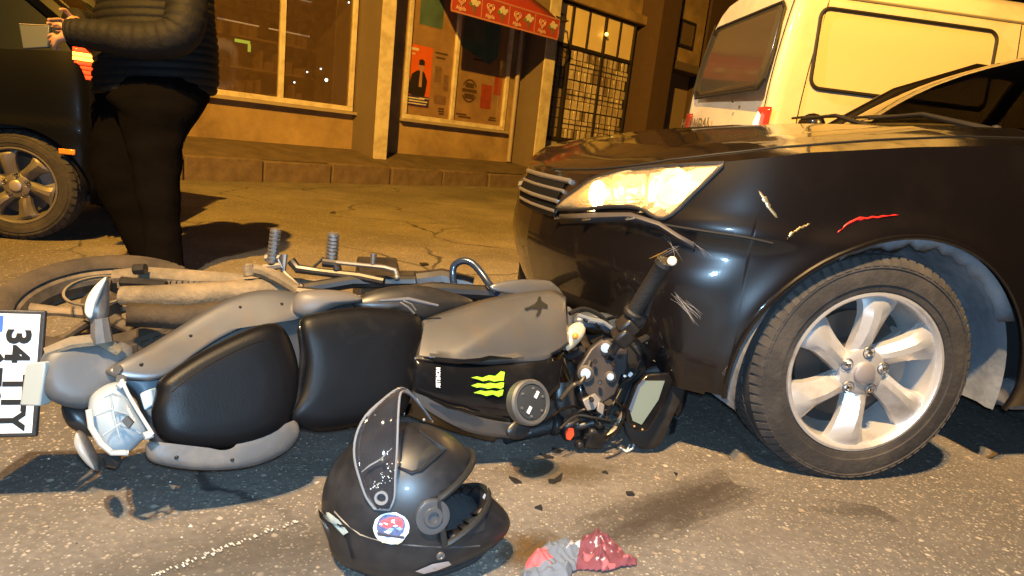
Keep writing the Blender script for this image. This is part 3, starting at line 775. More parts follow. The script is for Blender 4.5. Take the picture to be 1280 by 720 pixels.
MB().tube(lip, .0075, 8).build('arch_lip', paint, body)
# ragged strip of torn liner hanging along the arch
rag = MB(); random.seed(3); prev = None
for a in rng(60, 150, 4):
    x = -.045 + .448 * math.cos(R(a)); z = .27 + .421 * math.sin(R(a)); p = S(kx(x), z, -.012); q = S(kx(-.045 + .448 * .93 * math.cos(R(a))), .27 + .421 * (.93 + random.uniform(-.03, .03)) * math.sin(R(a)), -.03)
    if prev: rag.add([prev[0], p, q, prev[1]], [(0, 1, 2, 3)])
    prev = (p, q)
rag.build('torn_liner_edge', liner_m, body, solid=.003)
def liner(cx):
    rows = []
    for d in (.014, .03, .06, .16, .30, .42):
        rows.append([V((cx + (.452 - (.0 if d < .02 else .012)) * math.cos(R(a)), .865 - d, .27 + (.425 - (.0 if d < .02 else .012)) * math.sin(R(a)) + .006 * math.sin(a * .9) * (d > .05) if a > 0 else .27 + a * .006)) for a in rng(-14, 190, 6)])
    b = MB().grid(rows)
    b.prism([r for r in rows[-1]], (0, -.02, 0))
    return b
liner(-.045).build('wheel_liner', liner_m, car, smooth=60)
l2 = liner(-.045); l2.v = [V((p.x, -p.y, p.z)) for p in l2.v]; l2.build('wheel_liner', liner_m, car, smooth=60)
l2 = liner(-2.65); l2.build('wheel_liner', liner_m, car, smooth=60)
# underbody and engine bay mass
MB().bb((-3.6, -.42, .17), (.42, .42, .5)).bb((-2.2, -.80, .19), (-.52, .80, .5)).bb((.40, -.55, .22), (.62, .55, .6)).build('underbody', mat('underbody_black', (.012, .011, .011), .9), car)
MB().bb((-2.1, .74, .19), (-.56, .855, .28)).build('sill', mat('dusty_sill', (.10, .10, .105), .7, var=.3, dirt=(.25, .24, .23), dscale=4), car, bevel=.02)
make_wheel(car, (.035, .885, .314), R(-7.5), rt=.326, wd=.225, spin=.50, flat=.314)
make_wheel(car, (-.05, -.872, .318), R(-13.5), side=-1, blocks=40)
make_wheel(car, (-2.65, .855, .318), 0, blocks=40)
# headlight: glazed lens, chrome bowls, lit bulbs
hl = bpy.data.objects.new('headlight', None); COL.objects.link(hl); hl.parent = car
rows = [[S(a[0] + (b[0] - a[0]) * t, a[1] + (b[1] - a[1]) * t, .004 + .008 * math.sin(math.pi * t)) for t in [q / 8 for q in range(9)]] for a, b in zip(crom(HLo, 4), crom(HUp, 4))]
MB().grid(rows).build('lens', glass('headlight_lens', (1, .98, .93), .97, .02, haze=((.9, .72, .42), .13)), hl, smooth=180, solid=.003)
edge = [r[0] for r in rows] + [r[-1] for r in rows[::-1]]
MB().tube(edge + [edge[0]], .0065, 8).build('lens_rim', trim_k, hl)
def hpt(x, y, out=0):
    k, z = find(x, y); p = S(k, z, out); q = S(k, z, out + .1); return p, (q - p).normalized()
bulb_hot = mat('indicator_glow', (1, .8, .4), emit=(1.0, .62, .16), estr=8)
bulb_warm = mat('parking_glow', (1, .9, .7), emit=(1.0, .70, .28), estr=6)
bowl = mat('reflector_bowl', (.85, .8, .7), .28, .8, var=.04, scale=20)
for x, y, r, kind in ((742, 243, .040, 1), (784, 238, .046, 1), (840, 232, .052, 2)):
    p, n = hpt(x, y, -.052); n = (n + V((.6, .25, 0))).normalized()
    MB().lathe([(.006, .0), (r * .45, .004), (r * .75, .014), (r * .95, .032), (r, .04), (r * 1.04, .04)], p, n, 28, False).build('reflector', bowl, hl)
    MB().sphere(p + n * .022, .009 if kind == 1 else .012, 12, 8).build('glow_sphere', bulb_warm if kind == 1 else bulb_hot, hl)
hb = [hpt(*q, -.030)[0] for q in ((822, 262), (850, 252), (893, 209), (868, 209), (830, 222), (808, 246))]
MB().prism(hb, -(S(find(850, 230)[0], .75, .1) - S(find(850, 230)[0], .75, 0)).normalized() * .008).build('indicator_reflector', mat('indicator_reflector', (1, .75, .3), emit=(1.0, .60, .13), estr=5.5), hl)
for q, w_ in (((735, 246), 2.2), ((765, 238), 2.6), ((800, 236), 3.0), ((855, 226), 2.0)):
    l_ = bpy.data.lights.new('headlight_bulb', 'POINT'); l_.energy = w_ * 1.5; l_.color = (1, .60, .20); l_.shadow_soft_size = .012
    lo_ = bpy.data.objects.new('headlight_bulb', l_); COL.objects.link(lo_); lo_.parent = hl; lo_.location = hpt(*q, -.022)[0]
dv = MB()
for x0, y0, x1, y1 in ((762, 219, 762, 259), (806, 211, 802, 258)):
    a, n = hpt(x0, y0, -.016); b, _ = hpt(x1, y1, -.016); dv.tube([a, a.lerp(b, .5), b], .006, 8)
for x0, y0, x1, y1 in ((715, 252, 800, 249), (735, 236, 800, 232)):
    a, n = hpt(x0, y0, -.035); b, _ = hpt(x1, y1, -.035); c_, _ = hpt((x0 + x1) / 2, (y0 + y1) / 2, -.03); dv.tube([a, c_, b], .003, 6)
dv.build('divider', chrome, hl)
# broken strip under the headlight, with its clips
bk = MB(); bk.grid([along([find(x, y + dy) for x, y in ((702, 268), (740, 266), (790, 265), (826, 276), (850, 292), (868, 302))], .004 + o) for dy, o in ((0, .004), (6, .010), (13, .0))])
bk.build('bumper_bracket', mat('grey_bracket', (.05, .045, .05), .6, var=.3, scale=20), body, solid=.004)
for x, y in ((703, 272), (738, 275), (792, 272)):
    p, n = hpt(x, y, .012); MB().box(p, (.012, .03, .008), Euler((.3, .2, .8)).to_matrix()).build('clip', chrome, body, bevel=.002)
# grille
gr = bpy.data.objects.new('grille', None); COL.objects.link(gr); gr.parent = car
gm_ = MB(); gk = [q / 4 for q in range(0, 4 * 24)]
for sg_ in (1, -1):
    gm_.grid([[V((p.x, p.y * sg_, p.z)) for p in [S(k, z, .006) for k in gk if S(k, .6).y < .34 - .35 * (.735 - z) * .6]] for z in (.735,)] if 0 else [[V((S(k, z, .006).x, S(k, z, .006).y * sg_, z)) for k in [q * 21 / 20 for q in range(21)]] for z in (.595, .63, .66, .69, .72)])
gm_.build('grille_mesh', mat('grille_black', (.006, .006, .006), .8, spec=.1), gr)
slm = mat('satin_silver', (.5, .48, .46), .3, .8, var=.1)
for z, kmax, r in ((.716, 23, .011), (.682, 22, .008), (.648, 21, .008), (.614, 20, .008)):
    pts = [S(kmax * q / 12, z, .004) for q in range(13)]
    MB().tube([V((p.x, -p.y, p.z)) for p in pts[:0:-1]] + pts, r, 8, flat=.75).build('grille_slat', slm, gr)
# scrapes left by the handlebar
scr = mat('bare_scrape', (.26, .25, .25), .6, var=.4, scale=60)
random.seed(11); sc_ = MB()
for x0, y0, x1, y1, n, w in ((843, 368, 872, 398, 4, 5), (848, 372, 868, 404, 5, 5), (858, 378, 876, 392, 3, 4), (868, 306, 886, 318, 3, 4), (828, 317, 850, 309, 3, 3), (905, 470, 912, 455, 3, 3), (832, 300, 850, 322, 3, 6)):
    for _ in range(n):
        j = lambda: random.uniform(-w, w)
        a, b = find(x0 + j(), y0 + j()), find(x1 + j(), y1 + j()); m_ = ((a[0] + b[0]) / 2 + .1, (a[1] + b[1]) / 2 + .002)
        sc_.tube(along([a, m_, b], .0008), [.0003, random.uniform(.0005, .0010), .0002], 5, flat=.5)
o = sc_.build('scrape', scr, body); o['kind'] = 'stuff'
oc = MB(); oc.tube(along([find(812, 324), find(824, 318), find(834, 312)], .001), [.001, .004, .001], 6, flat=.4); oc.build('paint_chip', mat('orange_transfer', (.75, .30, .04), .5), body)
# bright streaks on the wing, painting in reflections of street lamp and tail light
cm_ = mat('lamp_reflection_paint', (.50, .40, .22), .3, .8)
red_refl = mat('red_reflection_paint', (.55, .02, .015), .4)
for pts, r, m_ in ((((948, 238), (955, 248), (962, 260), (972, 273)), .0075, cm_), (((984, 298), (992, 290), (1000, 285), (1012, 280)), .0055, cm_), (((1046, 291), (1066, 276), (1090, 272), (1122, 269)), .0042, red_refl)):
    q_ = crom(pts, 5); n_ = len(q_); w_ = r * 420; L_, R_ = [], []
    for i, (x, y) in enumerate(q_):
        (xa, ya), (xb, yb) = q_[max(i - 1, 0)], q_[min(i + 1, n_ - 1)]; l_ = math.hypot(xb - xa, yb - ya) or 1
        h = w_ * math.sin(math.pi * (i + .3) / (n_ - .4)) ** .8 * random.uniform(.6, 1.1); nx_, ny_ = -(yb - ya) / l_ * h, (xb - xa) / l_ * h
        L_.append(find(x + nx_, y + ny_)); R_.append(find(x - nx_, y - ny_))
    MB().grid([along(L_, .0005), along([((a_[0] + b_[0]) / 2, (a_[1] + b_[1]) / 2) for a_, b_ in zip(L_, R_)], .0035), along(R_, .0005)]).build('painted_reflection', m_, body, smooth=180)
# greenhouse
zb_ = 1.0
WB = [(-.93, .70, 1.015), (-.80, .45, 1.05), (-.745, .2, 1.062), (-.735, 0, 1.064)]
WT = [(-1.66, .56, 1.425), (-1.61, .36, 1.452), (-1.59, .18, 1.462), (-1.585, 0, 1.464)]
full = lambda T: [V(p) for p in T] + [V((p[0], -p[1], p[2])) for p in T[-2::-1]]
wb, wt = full(WB), full(WT)
wrow = [[a.lerp(b, t) + V((.03 * math.sin(math.pi * t), 0, .035 * math.sin(math.pi * t))) for a, b in zip(wb, wt)] for t in (0, .2, .4, .6, .8, 1)]
MB().grid(wrow).build('windscreen', car_glass, car, smooth=180, sub=1)
RT = [(-2.75, .53, 1.40), (-2.8, .36, 1.42), (-2.82, .18, 1.43), (-2.82, 0, 1.432)]; RB = [(-3.18, .62, 1.0), (-3.28, .4, 1.03), (-3.32, .2, 1.04), (-3.33, 0, 1.045)]
rt_, rb_ = full(RT), full(RB)
mid = [a.lerp(b, .5) + V((0, 0, .03)) for a, b in zip(wt, rt_)]
MB().grid([wt, mid, rt_]).build('roof', paint, car, smooth=180, sub=2)
MB().grid([rt_, rb_]).build('rear_window', car_glass, car, smooth=180)
pil = MB()
for sg_ in (1, -1):
    f_ = lambda p: V((p[0], p[1] * sg_, p[2]))
    pil.tube([f_((-.80, .755, .975)), f_(WB[0]), f_((-1.28, .645, 1.262)), f_(WT[0]), f_((-1.9, .565, 1.435)), f_((-2.3, .56, 1.435)), f_((-2.75, .54, 1.40)), f_((-3.15, .64, 1.0))], [.045, .042, .036, .034, .03, .03, .05, .07], 10)
    pil.tube([f_((-1.95, .79, .97)), f_((-1.98, .56, 1.43))], .035, 8)
    pil.grid([[f_((-.72, .80, .975)), f_((-1.4, .835, .985)), f_((-2.3, .83, .985)), f_((-3.1, .80, .975))], [f_((-.74, .70, 1.02)), f_((-1.4, .79, 1.01)), f_((-2.3, .79, 1.01)), f_((-3.15, .62, 1.0))]])
pil.build('pillar_frame', paint, car, smooth=40)
for sg_ in (1, -1):
    f_ = lambda p: V((p[0], p[1] * sg_, p[2]))
    MB().grid([[f_((-.98, .735, 1.0)), f_((-1.92, .785, 1.0))], [f_((-1.32, .66, 1.24)), f_((-1.94, .67, 1.24))], [f_((-1.68, .575, 1.415)), f_((-1.96, .57, 1.42))]]).build('door_window', car_glass, car)
    MB().grid([[f_((-1.98, .785, 1.0)), f_((-3.0, .74, 1.0))], [f_((-1.99, .67, 1.24)), f_((-2.85, .62, 1.24))], [f_((-2.0, .57, 1.42)), f_((-2.72, .55, 1.39))]]).build('door_window', car_glass, car)
    MB().tube([f_((-1.1, .80, 1.0)), f_((-1.08, .86, 1.05)), f_((-1.05, .93, 1.07))], [.02, .03, .03], 8).sphere(f_((-1.06, .95, 1.08)), (.05, .10, .07), 14, 8).build('door_mirror', paint, car)
MB().bb((-1.5, -.7, .78), (-.95, .7, 1.0)).bb((-2.2, -.60, .5), (-2.0, -.12, 1.18)).bb((-2.2, .12, .5), (-2.0, .60, 1.18)).bb((-3.1, -.7, .7), (-1.0, .7, .75)).build('interior', mat('cabin_grey', (.03, .028, .027), .8), car, bevel=.03)
MB().grid([[V((-.70, y, 1.045 - .10 * y * y)) for y in rng(-.74, .74, .12)], [V((-.80 - .18 * abs(y) ** 1.6, y, 1.048 - .06 * y * y)) for y in rng(-.74, .74, .12)]]).build('cowl', trim_k, car, solid=.01)
for y0, y1, zz in ((.42, -.22, 0), (-.10, -.66, 0)):
    a = V((-.735, y0, 1.035)); b = V((-.775, y1, 1.085))
    wp = MB().tube([a, a.lerp(b, .5) + V((.02, 0, .035)), b], [.013, .009, .006], 8)
    wp.tube([b + V((-.01, .28, .012)), b + V((0, 0, .008)), b + V((-.05, -.14, .01))], .007, 6)
    wp.sphere(a, .022, 10, 6); wp.build('wiper', trim_k, car)

# ================================================================== white van parked beyond
VY = R(6); vfw = V((math.cos(VY), math.sin(VY), 0)); vlf = V((-math.sin(VY), math.cos(VY), 0))
vp0 = P(957, 150, 4.75); VR = vp0 + vlf * .88; VR.z = gz(VR.x, VR.y)
van = thing('white_van', 'white panel van with one lit tail light parked behind the black saloon', 'van', VR, VY, local=True)
vw = mat('van_white_paint', (.66, .61, .50), .38, var=.06, scale=2, coat=.4, dirt=(.48, .43, .34), dscale=1.8, damt=.45)
H_ = 2.2
sec = [(.0, .33), (.62, .34), (.78, .42), (.815, .70), (.815, 1.0), (.80, 1.35), (.775, 1.75), (.745, 1.98), (.70, 2.09), (.60, 2.16), (.35, 2.2), (0, 2.21)]
KY = 1.1; sec = [(y * KY, z) for y, z in sec]
secf = [(-y, z) for y, z in sec[1:]][::-1] + sec[:-1]
def vring(x, sy=1.0, dz=0.0, x_of=None):
    return [V(((x_of(z) if x_of else x), y * sy, z * (1 + dz) if z > 1.5 else z)) for y, z in [(-q, z) for q, z in sec] + [(q, z) for q, z in sec[-2:0:-1]]]
rear_x = lambda z: .01 + .16 * max(0, (z - 1.05) / 1.15) ** 1.8 + (.03 if z < .6 else 0)
def ssec(f, x_of, inset=0):  # ring with edge rounding
    return [V((x_of(z), y * f, z if z < 1.9 else 1.9 + (z - 1.9) * (f if f > .9 else f))) for y, z in [(-q, z) for q, z in sec] + [(q, z) for q, z in sec[-2:0:-1]]]
vr = [ssec(.88, lambda z: rear_x(z) - .012), ssec(.955, lambda z: rear_x(z) + .006), ssec(.985, lambda z: rear_x(z) + .035), ssec(1.0, lambda z: rear_x(z) + .09)]
for x in (.6, 1.2, 2.0, 3.0, 3.6): vr.append(ssec(1.0, lambda z, x=x: x))
vr.append(ssec(1.0, lambda z: 4.1 - max(0, z - 1.1) * .55)); vr.append(ssec(.96, lambda z: 4.55 - max(0, z - 1.05) * .8)); vr.append(ssec(.85, lambda z: 4.75 - max(0, z - 1.0) * .9))
vb = MB().rings(vr).build('body', vw, van, smooth=40)
dk = mat('black_rubber_seal', (.015, .014, .013), .6); vglass = mat('tinted_rear_glass', (.055, .05, .04), .12, var=.15, scale=2, coat=.5)
yv = lambda z: -lerp([(z_, y_) for y_, z_ in sec[3:9]], z)          # right flank y at height z
# rear window and seal
def rearp(y, z, o=.0): return V((rear_x(z) - .012 - o, y * KY, z))
rw = [(-.66, 1.40), (-.68, 1.55), (-.625, 1.90), (-.56, 1.955), (.56, 1.955), (.625, 1.90), (.68, 1.55), (.66, 1.40), (.60, 1.335), (-.60, 1.335)]
def fill_panel(outline, fn, o, n=10):
    """curved panel filling a convex outline: rows at equal heights"""
    z0, z1 = min(p[1] for p in outline), max(p[1] for p in outline); rows = []
    for j in range(n + 1):
        z = z0 + (z1 - z0) * (.001 + .998 * j / n); xs = []
        for (xa, za), (xb, zb2) in zip(outline, outline[1:] + outline[:1]):
            if (za > z) != (zb2 > z): xs.append(xa + (xb - xa) * (z - za) / (zb2 - za))
        rows.append([fn(min(xs) + (max(xs) - min(xs)) * i / 10, z, o) for i in range(11)])
    b = MB(); b.grid(rows); return b
fill_panel(rw, rearp, .012).build('rear_window', vglass, van, smooth=180, solid=.006)
MB().tube([rearp(y, z, .012) for y, z in rw + rw[:1]], .012, 6).build('window_seal', dk, van)
def sidep(x, z, o=.0): return V((x, yv(z) - o, z))
sw = [(cx_ + .07 * math.cos(R(a)), cz_ + .07 * math.sin(R(a))) for cx_, cz_, a0 in ((1.53, 1.43, -90), (1.53, 1.83, 0), (.34, 1.83, 90), (.34, 1.43, 180)) for a in range(a0, a0 + 91, 15)]
fill_panel(sw, sidep, .004).build('side_panel', mat('van_panel_yellow', (.66, .58, .40), .45, var=.05, scale=2, coat=.3), van, smooth=30)
MB().tube([sidep(x, z, .008) for x, z in sw + sw[:1]], .013, 8).build('side_panel_seal', dk, van)
gut = MB(); gut.tube([sidep(x, 1.985, .002) for x in rng(.16, 3.5, .2)], .010, 6); gut.build('drip_rail', mat('drip_rail', (.30, .27, .20), .6), van)
MB().tube([sidep(rear_x(z) + .21, z, .001) for z in rng(.45, 2.02, .1)], .004, 6).build('panel_seam', dk, van)
MB().tube([sidep(1.78, z, .001) for z in rng(.45, 1.97, .1)], .004, 6).build('panel_seam', dk, van)
# tailgate edge, lettering, keyhole, lamps, bumper
MB().tube([rearp(-.745 + .06 * max(0, z - 1.2), z, .001) for z in rng(.62, 2.0, .1)], .004, 6).build('tailgate_seam', dk, van)
MB().tube([rearp(.745 - .06 * max(0, z - 1.2), z, .001) for z in rng(.62, 2.0, .1)], .004, 6).build('tailgate_seam', dk, van)
text_mb('HYUNDAI', .115, rearp(.52, 1.105, .006), (0, -1, 0), (.08, 0, 1), .004, 1.25, 1.15).build('lettering', mat('letter_grey', (.13, .11, .09), .4), van, smooth=0)
MB().lathe([(0, .008), (.014, .006), (.016, 0)], rearp(-.2, 1.27), (-1, 0, 0), 14).lathe([(0, .008), (.012, .006), (.014, 0)], rearp(-.55, 2.03, 0), (-1, 0, 0), 14).build('lock', dk, van)
redl = mat('tail_red', (.55, .03, .02), .15, var=.1, coat=1, emit=(1, .06, .02), estr=.35); hot = mat('tail_glow', (1, .6, .5), emit=(1.0, .52, .34), estr=2.2)
for sg_ in (-1, 1):
    tl = bpy.data.objects.new('tail_light', None); COL.objects.link(tl); tl.parent = van
    pr = [(-.03, .80), (-.03, 1.14), (.03, 1.20), (.11, 1.20), (.11, .80)]
    vs = [V((rear_x(z) + .01 + d, (-.80 + .17 * (1 - u)) * -sg_ * -1 if 0 else sg_ * (.875 - .17 * u + (.018 if u < .5 else 0)), z)) for u, d in ((1, -.020), (.7, -.030), (.4, -.028), (.16, -.016), (.05, .0)) for z in (.78, .95, 1.10, 1.17, 1.20)]
    b = MB(); b.grid([vs[i * 5:(i + 1) * 5] for i in range(5)])
    b.build('lens', redl if sg_ < 0 else mat('tail_red_off', (.22, .02, .015), .2, coat=.6), tl, smooth=60, solid=.012)
    if sg_ == -1:
        MB().prism([V((rear_x(1.1) - .034, y, z)) for y, z in ((-.725, 1.0), (-.82, 1.0), (-.835, 1.14), (-.79, 1.165), (-.745, 1.10))], (-.006, 0, 0)).build('bulb_glow', hot, tl)
MB().bb((-.09, -.9, .36), (.06, .9, .58)).build('rear_bumper', trim_k, van, bevel=.03)
make_wheel(van, (1.0, -.83, .30), 0, side=-1, rt=.30, rr=.19, blocks=40); make_wheel(van, (3.7, -.83, .30), 0, side=-1, rt=.30, rr=.19, blocks=40)
make_wheel(van, (1.0, .83, .30), 0, rt=.30, rr=.19, blocks=40)

# ================================================================== dark hatchback at the left, seen from its side
HR = V((-2.90, 4.36, 0))
hat = thing('dark_hatchback', 'dark hatchback with glowing red tail light standing in the road behind the person', 'car', HR, R(180 + 13), local=True)
navy = mat('dark_blue_paint', (.0035, .004, .006), .35, var=.2, scale=3, spec=.12, coat=.08)
# local: x forward (towards picture left), y left (towards the camera); origin under the rear axle
HP = [(-.42, 0, 0), (-.415, .35, 0), (-.40, .62, 0), (-.36, .75, 0), (-.27, .80, 0), (0, .815, 0), (.4, .825, 0), (1.2, .83, 0), (2.2, .82, 0), (2.8, .78, 0), (3.05, .5, 0), (3.1, 0, 0)]
hp = crom(HP, 10)
def hz0(x): return max(.22, arch(x, 0, .27, .36, .35), arch(x, 2.45, .27, .36, .35))
rows = []
for (x, y, _) in hp:
    zt = lerp([(-.62, 1.06), (0, 1.0), (1.8, .93), (3.1, .68)], x); r = []
    for j in range(17):
        z = hz0(x) + (zt - hz0(x)) * j / 16; q = -.35 * max(0, z - .7) ** 2 - .4 * max(0, .36 - z) ** 1.5 + .012 * math.exp(-((z - .62) / .04) ** 2)
        sc2 = 1 + q / .82; r.append(V((1.25 + (x - 1.25) * (1 + q / 1.9), y * sc2, z)))
    rows.append(r)
hb_ = MB().grid(rows); hb_.grid([[V((p.x, -p.y, p.z)) for p in r] for r in rows])
tops = [r[-1] for r in rows]
hb_.grid([[V((p.x, p.y * t, p.z)) for t in (-1, -.5, 0, .5, 1)] for p in tops])
hbody = hb_.build('body', navy, hat, smooth=50)
gh = [(-.40, .70, 1.06), (.10, .56, 1.42), (.5, .56, 1.475), (1.2, .56, 1.46), (1.9, .70, .95)]
roof_r = [[V((x, y * t, z + .03 * (1 - t * t))) for t in (-1, -.5, 0, .5, 1)] for x, y, z in gh]
MB().grid(roof_r[1:4]).build('roof', navy, hat, smooth=180, solid=.03)
MB().grid(roof_r[:2]).build('rear_window', car_glass, hat, smooth=180); MB().grid(roof_r[3:]).build('windscreen', car_glass, hat, smooth=180)
for sg_ in (1, -1):
    MB().grid([[V((-.30, .74 * sg_, .99)), V((.6, .76 * sg_, .985)), V((1.75, .74 * sg_, .96))], [V((.02, .565 * sg_, 1.40)), V((.6, .565 * sg_, 1.45)), V((1.2, .565 * sg_, 1.44))]]).build('side_window', mat('privacy_glass', (.006, .009, .014), .2, spec=.25), hat)
    MB().tube([V((x, y * sg_, z)) for x, y, z in gh], [.06, .06, .04, .04, .05], 8).tube([V((.62, .775 * sg_, .97)), V((.62, .57 * sg_, 1.45))], .04, 8).build('pillar_frame', navy, hat)
lm2 = liner(-.0); 
arcs = MB().rings([[V((.33 * math.cos(R(a)), .78 - d, .27 + .33 * math.sin(R(a)))) for a in rng(0, 180, 10)] for d in (0, .3)], False, False)
arcs.build('wheel_liner', trim_k, hat); arcs = MB().rings([[V((2.45 + .33 * math.cos(R(a)), .78 - d, .27 + .33 * math.sin(R(a)))) for a in rng(0, 180, 10)] for d in (0, .3)], False, False)
arcs.build('wheel_liner', trim_k, hat)
MB().bb((-.5, -.5, .2), (2.9, .48, .6)).build('underbody', trim_k, hat)
for x in (0, 2.45):
    for sg_ in (1, -1): make_wheel(hat, (x, .79 * sg_, .297), 0, rt=.297, rr=.205, wd=.19, side=sg_, blocks=40, spin=.2, metal=dull_alloy)
tlr = mat('brake_glow_red', (.8, .05, .02), .2, emit=(1, .05, .01), estr=2.6); tla = mat('brake_glow_amber', (1, .6, .1), .2, emit=(1, .40, .05), estr=5.0)
for sg_ in (1, -1):
    tl = bpy.data.objects.new('tail_light', None); COL.objects.link(tl); tl.parent = hat
    def hs(u, z, o):   # round the rear corner: u 0 side .. 1 back
        a = R(95 * u); return V((-.22 - (.23 + o) * math.sin(a), sg_ * (.50 + (.29 + o) * math.cos(a) - .12 * max(0, z - .7)), z))
    for z0, z1, u0_, u1_, mm in ((1.035, 1.055, .16, .42, tlr), (1.012, 1.03, .16, .44, tla), (.99, 1.007, .16, .44, tla), (.968, .985, .18, .44, tlr), (.945, .962, .20, .44, tlr), (.92, .94, .22, .42, tlr), (.895, .915, .25, .40, tlr)):
        MB().grid([[hs(u, z, .02) for u in rng(u0_, u1_, .05)] for z in (z0, z1)]).build('lens', mm, tl, smooth=180, solid=.01)
for x0, x1, z in ((.12, .0, .62), (-.10, -.22, .615)):
    pass
MB().bb((.55, .80, .76), (.75, .845, .79)).build('door_handle', chrome, hat, bevel=.01)
MB().bb((-.30, .79, .49), (-.22, .805, .52)).build('side_reflector', mat('amber_reflector', (.7, .25, .04), .2), hat, bevel=.005)
# ================================================================== fallen motorcycle (lies on its right side, top towards the camera)
bk_base = G(420, 520); 
bike = thing('motorcycle', 'silver and black motorcycle lying on its side in front of the black saloon', 'motorcycle', bk_base)
def Zp(x, y): return 1.45 + .00085 * (x - 280) - .0003 * (y - 480)
grey = mat('silver_panel', (.125, .125, .13), .38, .6, var=.08, scale=9, coat=.25, dirt=(.16, .13, .10), dscale=7, damt=.35, rvar=.08)
grey_d = mat('grey_plastic', (.075, .075, .078), .5, var=.2, scale=9, dirt=(.17, .14, .11), dscale=9, damt=.5)
vinyl = mat('seat_vinyl', (.0045, .0045, .0055), .42, var=.25, scale=7, bump=.05, bscale=320, dirt=(.015, .014, .014), dscale=5, damt=.1, rvar=.06, spec=.16)
gloss_k = mat('gloss_black', (.006, .006, .007), .22, var=.2, spec=.3, coat=.5, dirt=(.018, .016, .015), dscale=8, damt=.3)
satin_k = mat('satin_black', (.017, .016, .016), .38, .1, var=.3, scale=12, dirt=(.05, .042, .036), dscale=9, damt=.4)
dusty = mat('dusty_metal', (.12, .10, .072), .75, .25, var=.35, scale=14, bump=.4, bscale=70, dirt=(.26, .20, .13), dscale=10, damt=.6)
steel = mat('brushed_steel', (.24, .235, .23), .5, .8, var=.15, scale=20, dirt=(.2, .17, .14), dscale=12, damt=.4)
dirt_rub = mat('dusty_rubber', (.028, .022, .017), .9, var=.35, scale=12, bump=.3, bscale=60, dirt=(.075, .054, .035), dscale=6, damt=.6)
def pillow(outline, z0=0.0, bulge=.05, back=.10, m=0, n=4, zf=Zp, ks=(1.0, .985, .94, .84, .66, .42, .18), shift=(0, 0), pw=.5, mb=None, p=2):
    o = round_outline(outline, n); cx = sum(p[0] for p in o) / len(o) + shift[0]; cy = sum(p[1] for p in o) / len(o) + shift[1]
    b = mb or MB(); rings = []
    rings.append([P(cx + (x - cx) * .82, cy + (y - cy) * .82, zf(x, y) + z0 + back) for x, y in o])
    rings.append([P(cx + (x - cx) * .97, cy + (y - cy) * .97, zf(x, y) + z0 + back * .4) for x, y in o])
    for k in ks:
        rings.append([P(cx + (x - cx) * k, cy + (y - cy) * k, zf(cx + (x - cx) * k, cy + (y - cy) * k) + z0 - bulge * (1 - k ** p) ** pw) for x, y in o])
    return b.rings(rings, True, True, m)
# rear wheel, dusty, far side
wax = V((.04, -.27, .96)).normalized(); wc = P(128, 392, 2.06)
rw_ = bpy.data.objects.new('rear_wheel', None); COL.objects.link(rw_); par(rw_, bike); ROOTM[rw_.name] = Matrix.Identity(4)
tp = [(.215, -.045), (.225, -.058), (.25, -.066), (.278, -.062), (.296, -.040), (.304, 0), (.296, .040), (.278, .062), (.25, .066), (.225, .058), (.215, .045)]
tb = MB().lathe(tp, wc, wax, 64)
wa = wax.orthogonal().normalized(); wb2 = wax.cross(wa)
for i in range(56):
    for sg_ in (-1, 1):
        a0 = 2 * math.pi * (i + (.5 if sg_ > 0 else 0)) / 56; a1 = a0 + .07; vs = []
        for r in (.0, .007):
            for a, h, rr in ((a0, .006, .303), (a1, .006, .303), (a1 + .03, .052, .287), (a0 + .03, .052, .287)):
                vs.append(wc + (wa * math.cos(a) + wb2 * math.sin(a)) * (rr + r) + wax * h * sg_)
        tb.add(vs, [(4, 5, 6, 7), (0, 1, 5, 4), (1, 2, 6, 5), (2, 3, 7, 6), (3, 0, 4, 7)])
tb.build('tyre', dirt_rub, rw_, smooth=40)
rmb = MB().lathe([(.216, -.046), (.224, -.040), (.205, -.03), (.195, 0), (.205, .03), (.224, .040), (.216, .046)], wc, wax, 64).lathe([(0, .07), (.03, .07), (.05, .05), (.05, -.05), (0, -.05)], wc, wax, 24)
for k in range(5):
    d = wa * math.cos(k * 1.2566) + wb2 * math.sin(k * 1.2566); rmb.tube([wc + d * .04, wc + d * .12, wc + d * .21], [.022, .016, .024], 8, flat=.7)
rmb.build('rim', mat('dusty_black_rim', (.06, .05, .04), .6, .3, var=.3, dirt=(.2, .15, .1), dscale=8), rw_)
MB().lathe([(.085, .075), (.092, .078), (.092, .084), (.085, .084)], wc, wax, 48).build('sprocket', dusty, rw_)
# swing arm, chain guard, rear hugger
b = MB(); b.tube([P(150, 369, 1.93), P(200, 370, 1.94), P(270, 366, 1.96), P(345, 360, 2.0), P(420, 362, 2.05)], [.028, .034, .036, .036, .03], 12, flat=.75)
b.build('swing_arm', dusty, bike, bevel=.003)
b = MB(); b.tube([P(142, 344, 2.04), P(180, 342, 2.04), P(240, 346, 2.04), P(330, 352, 2.06), P(365, 356, 2.08)], [.020, .024, .024, .022, .012], 10, flat=.6); b.build('chain_guard', dusty, bike)
MB().tube([P(168, 337, 2.0), P(182, 336, 2.0)], .016, 8).tube([P(152, 352, 1.98), P(208, 356, 1.98)], [.016, .012], 8).build('chain_adjuster', satin_k, bike)
b = MB(); b.grid([[P(x, y + dy, z + dz) for x, y, z in ((160, 392, 1.86), (230, 396, 1.86), (300, 388, 1.9), (360, 378, 1.95))] for dy, dz in ((-10, .0), (0, -.03), (14, -.02))]); b.build('rear_hugger', dirt_rub, bike, solid=.012, smooth=180)
ch = MB(); 
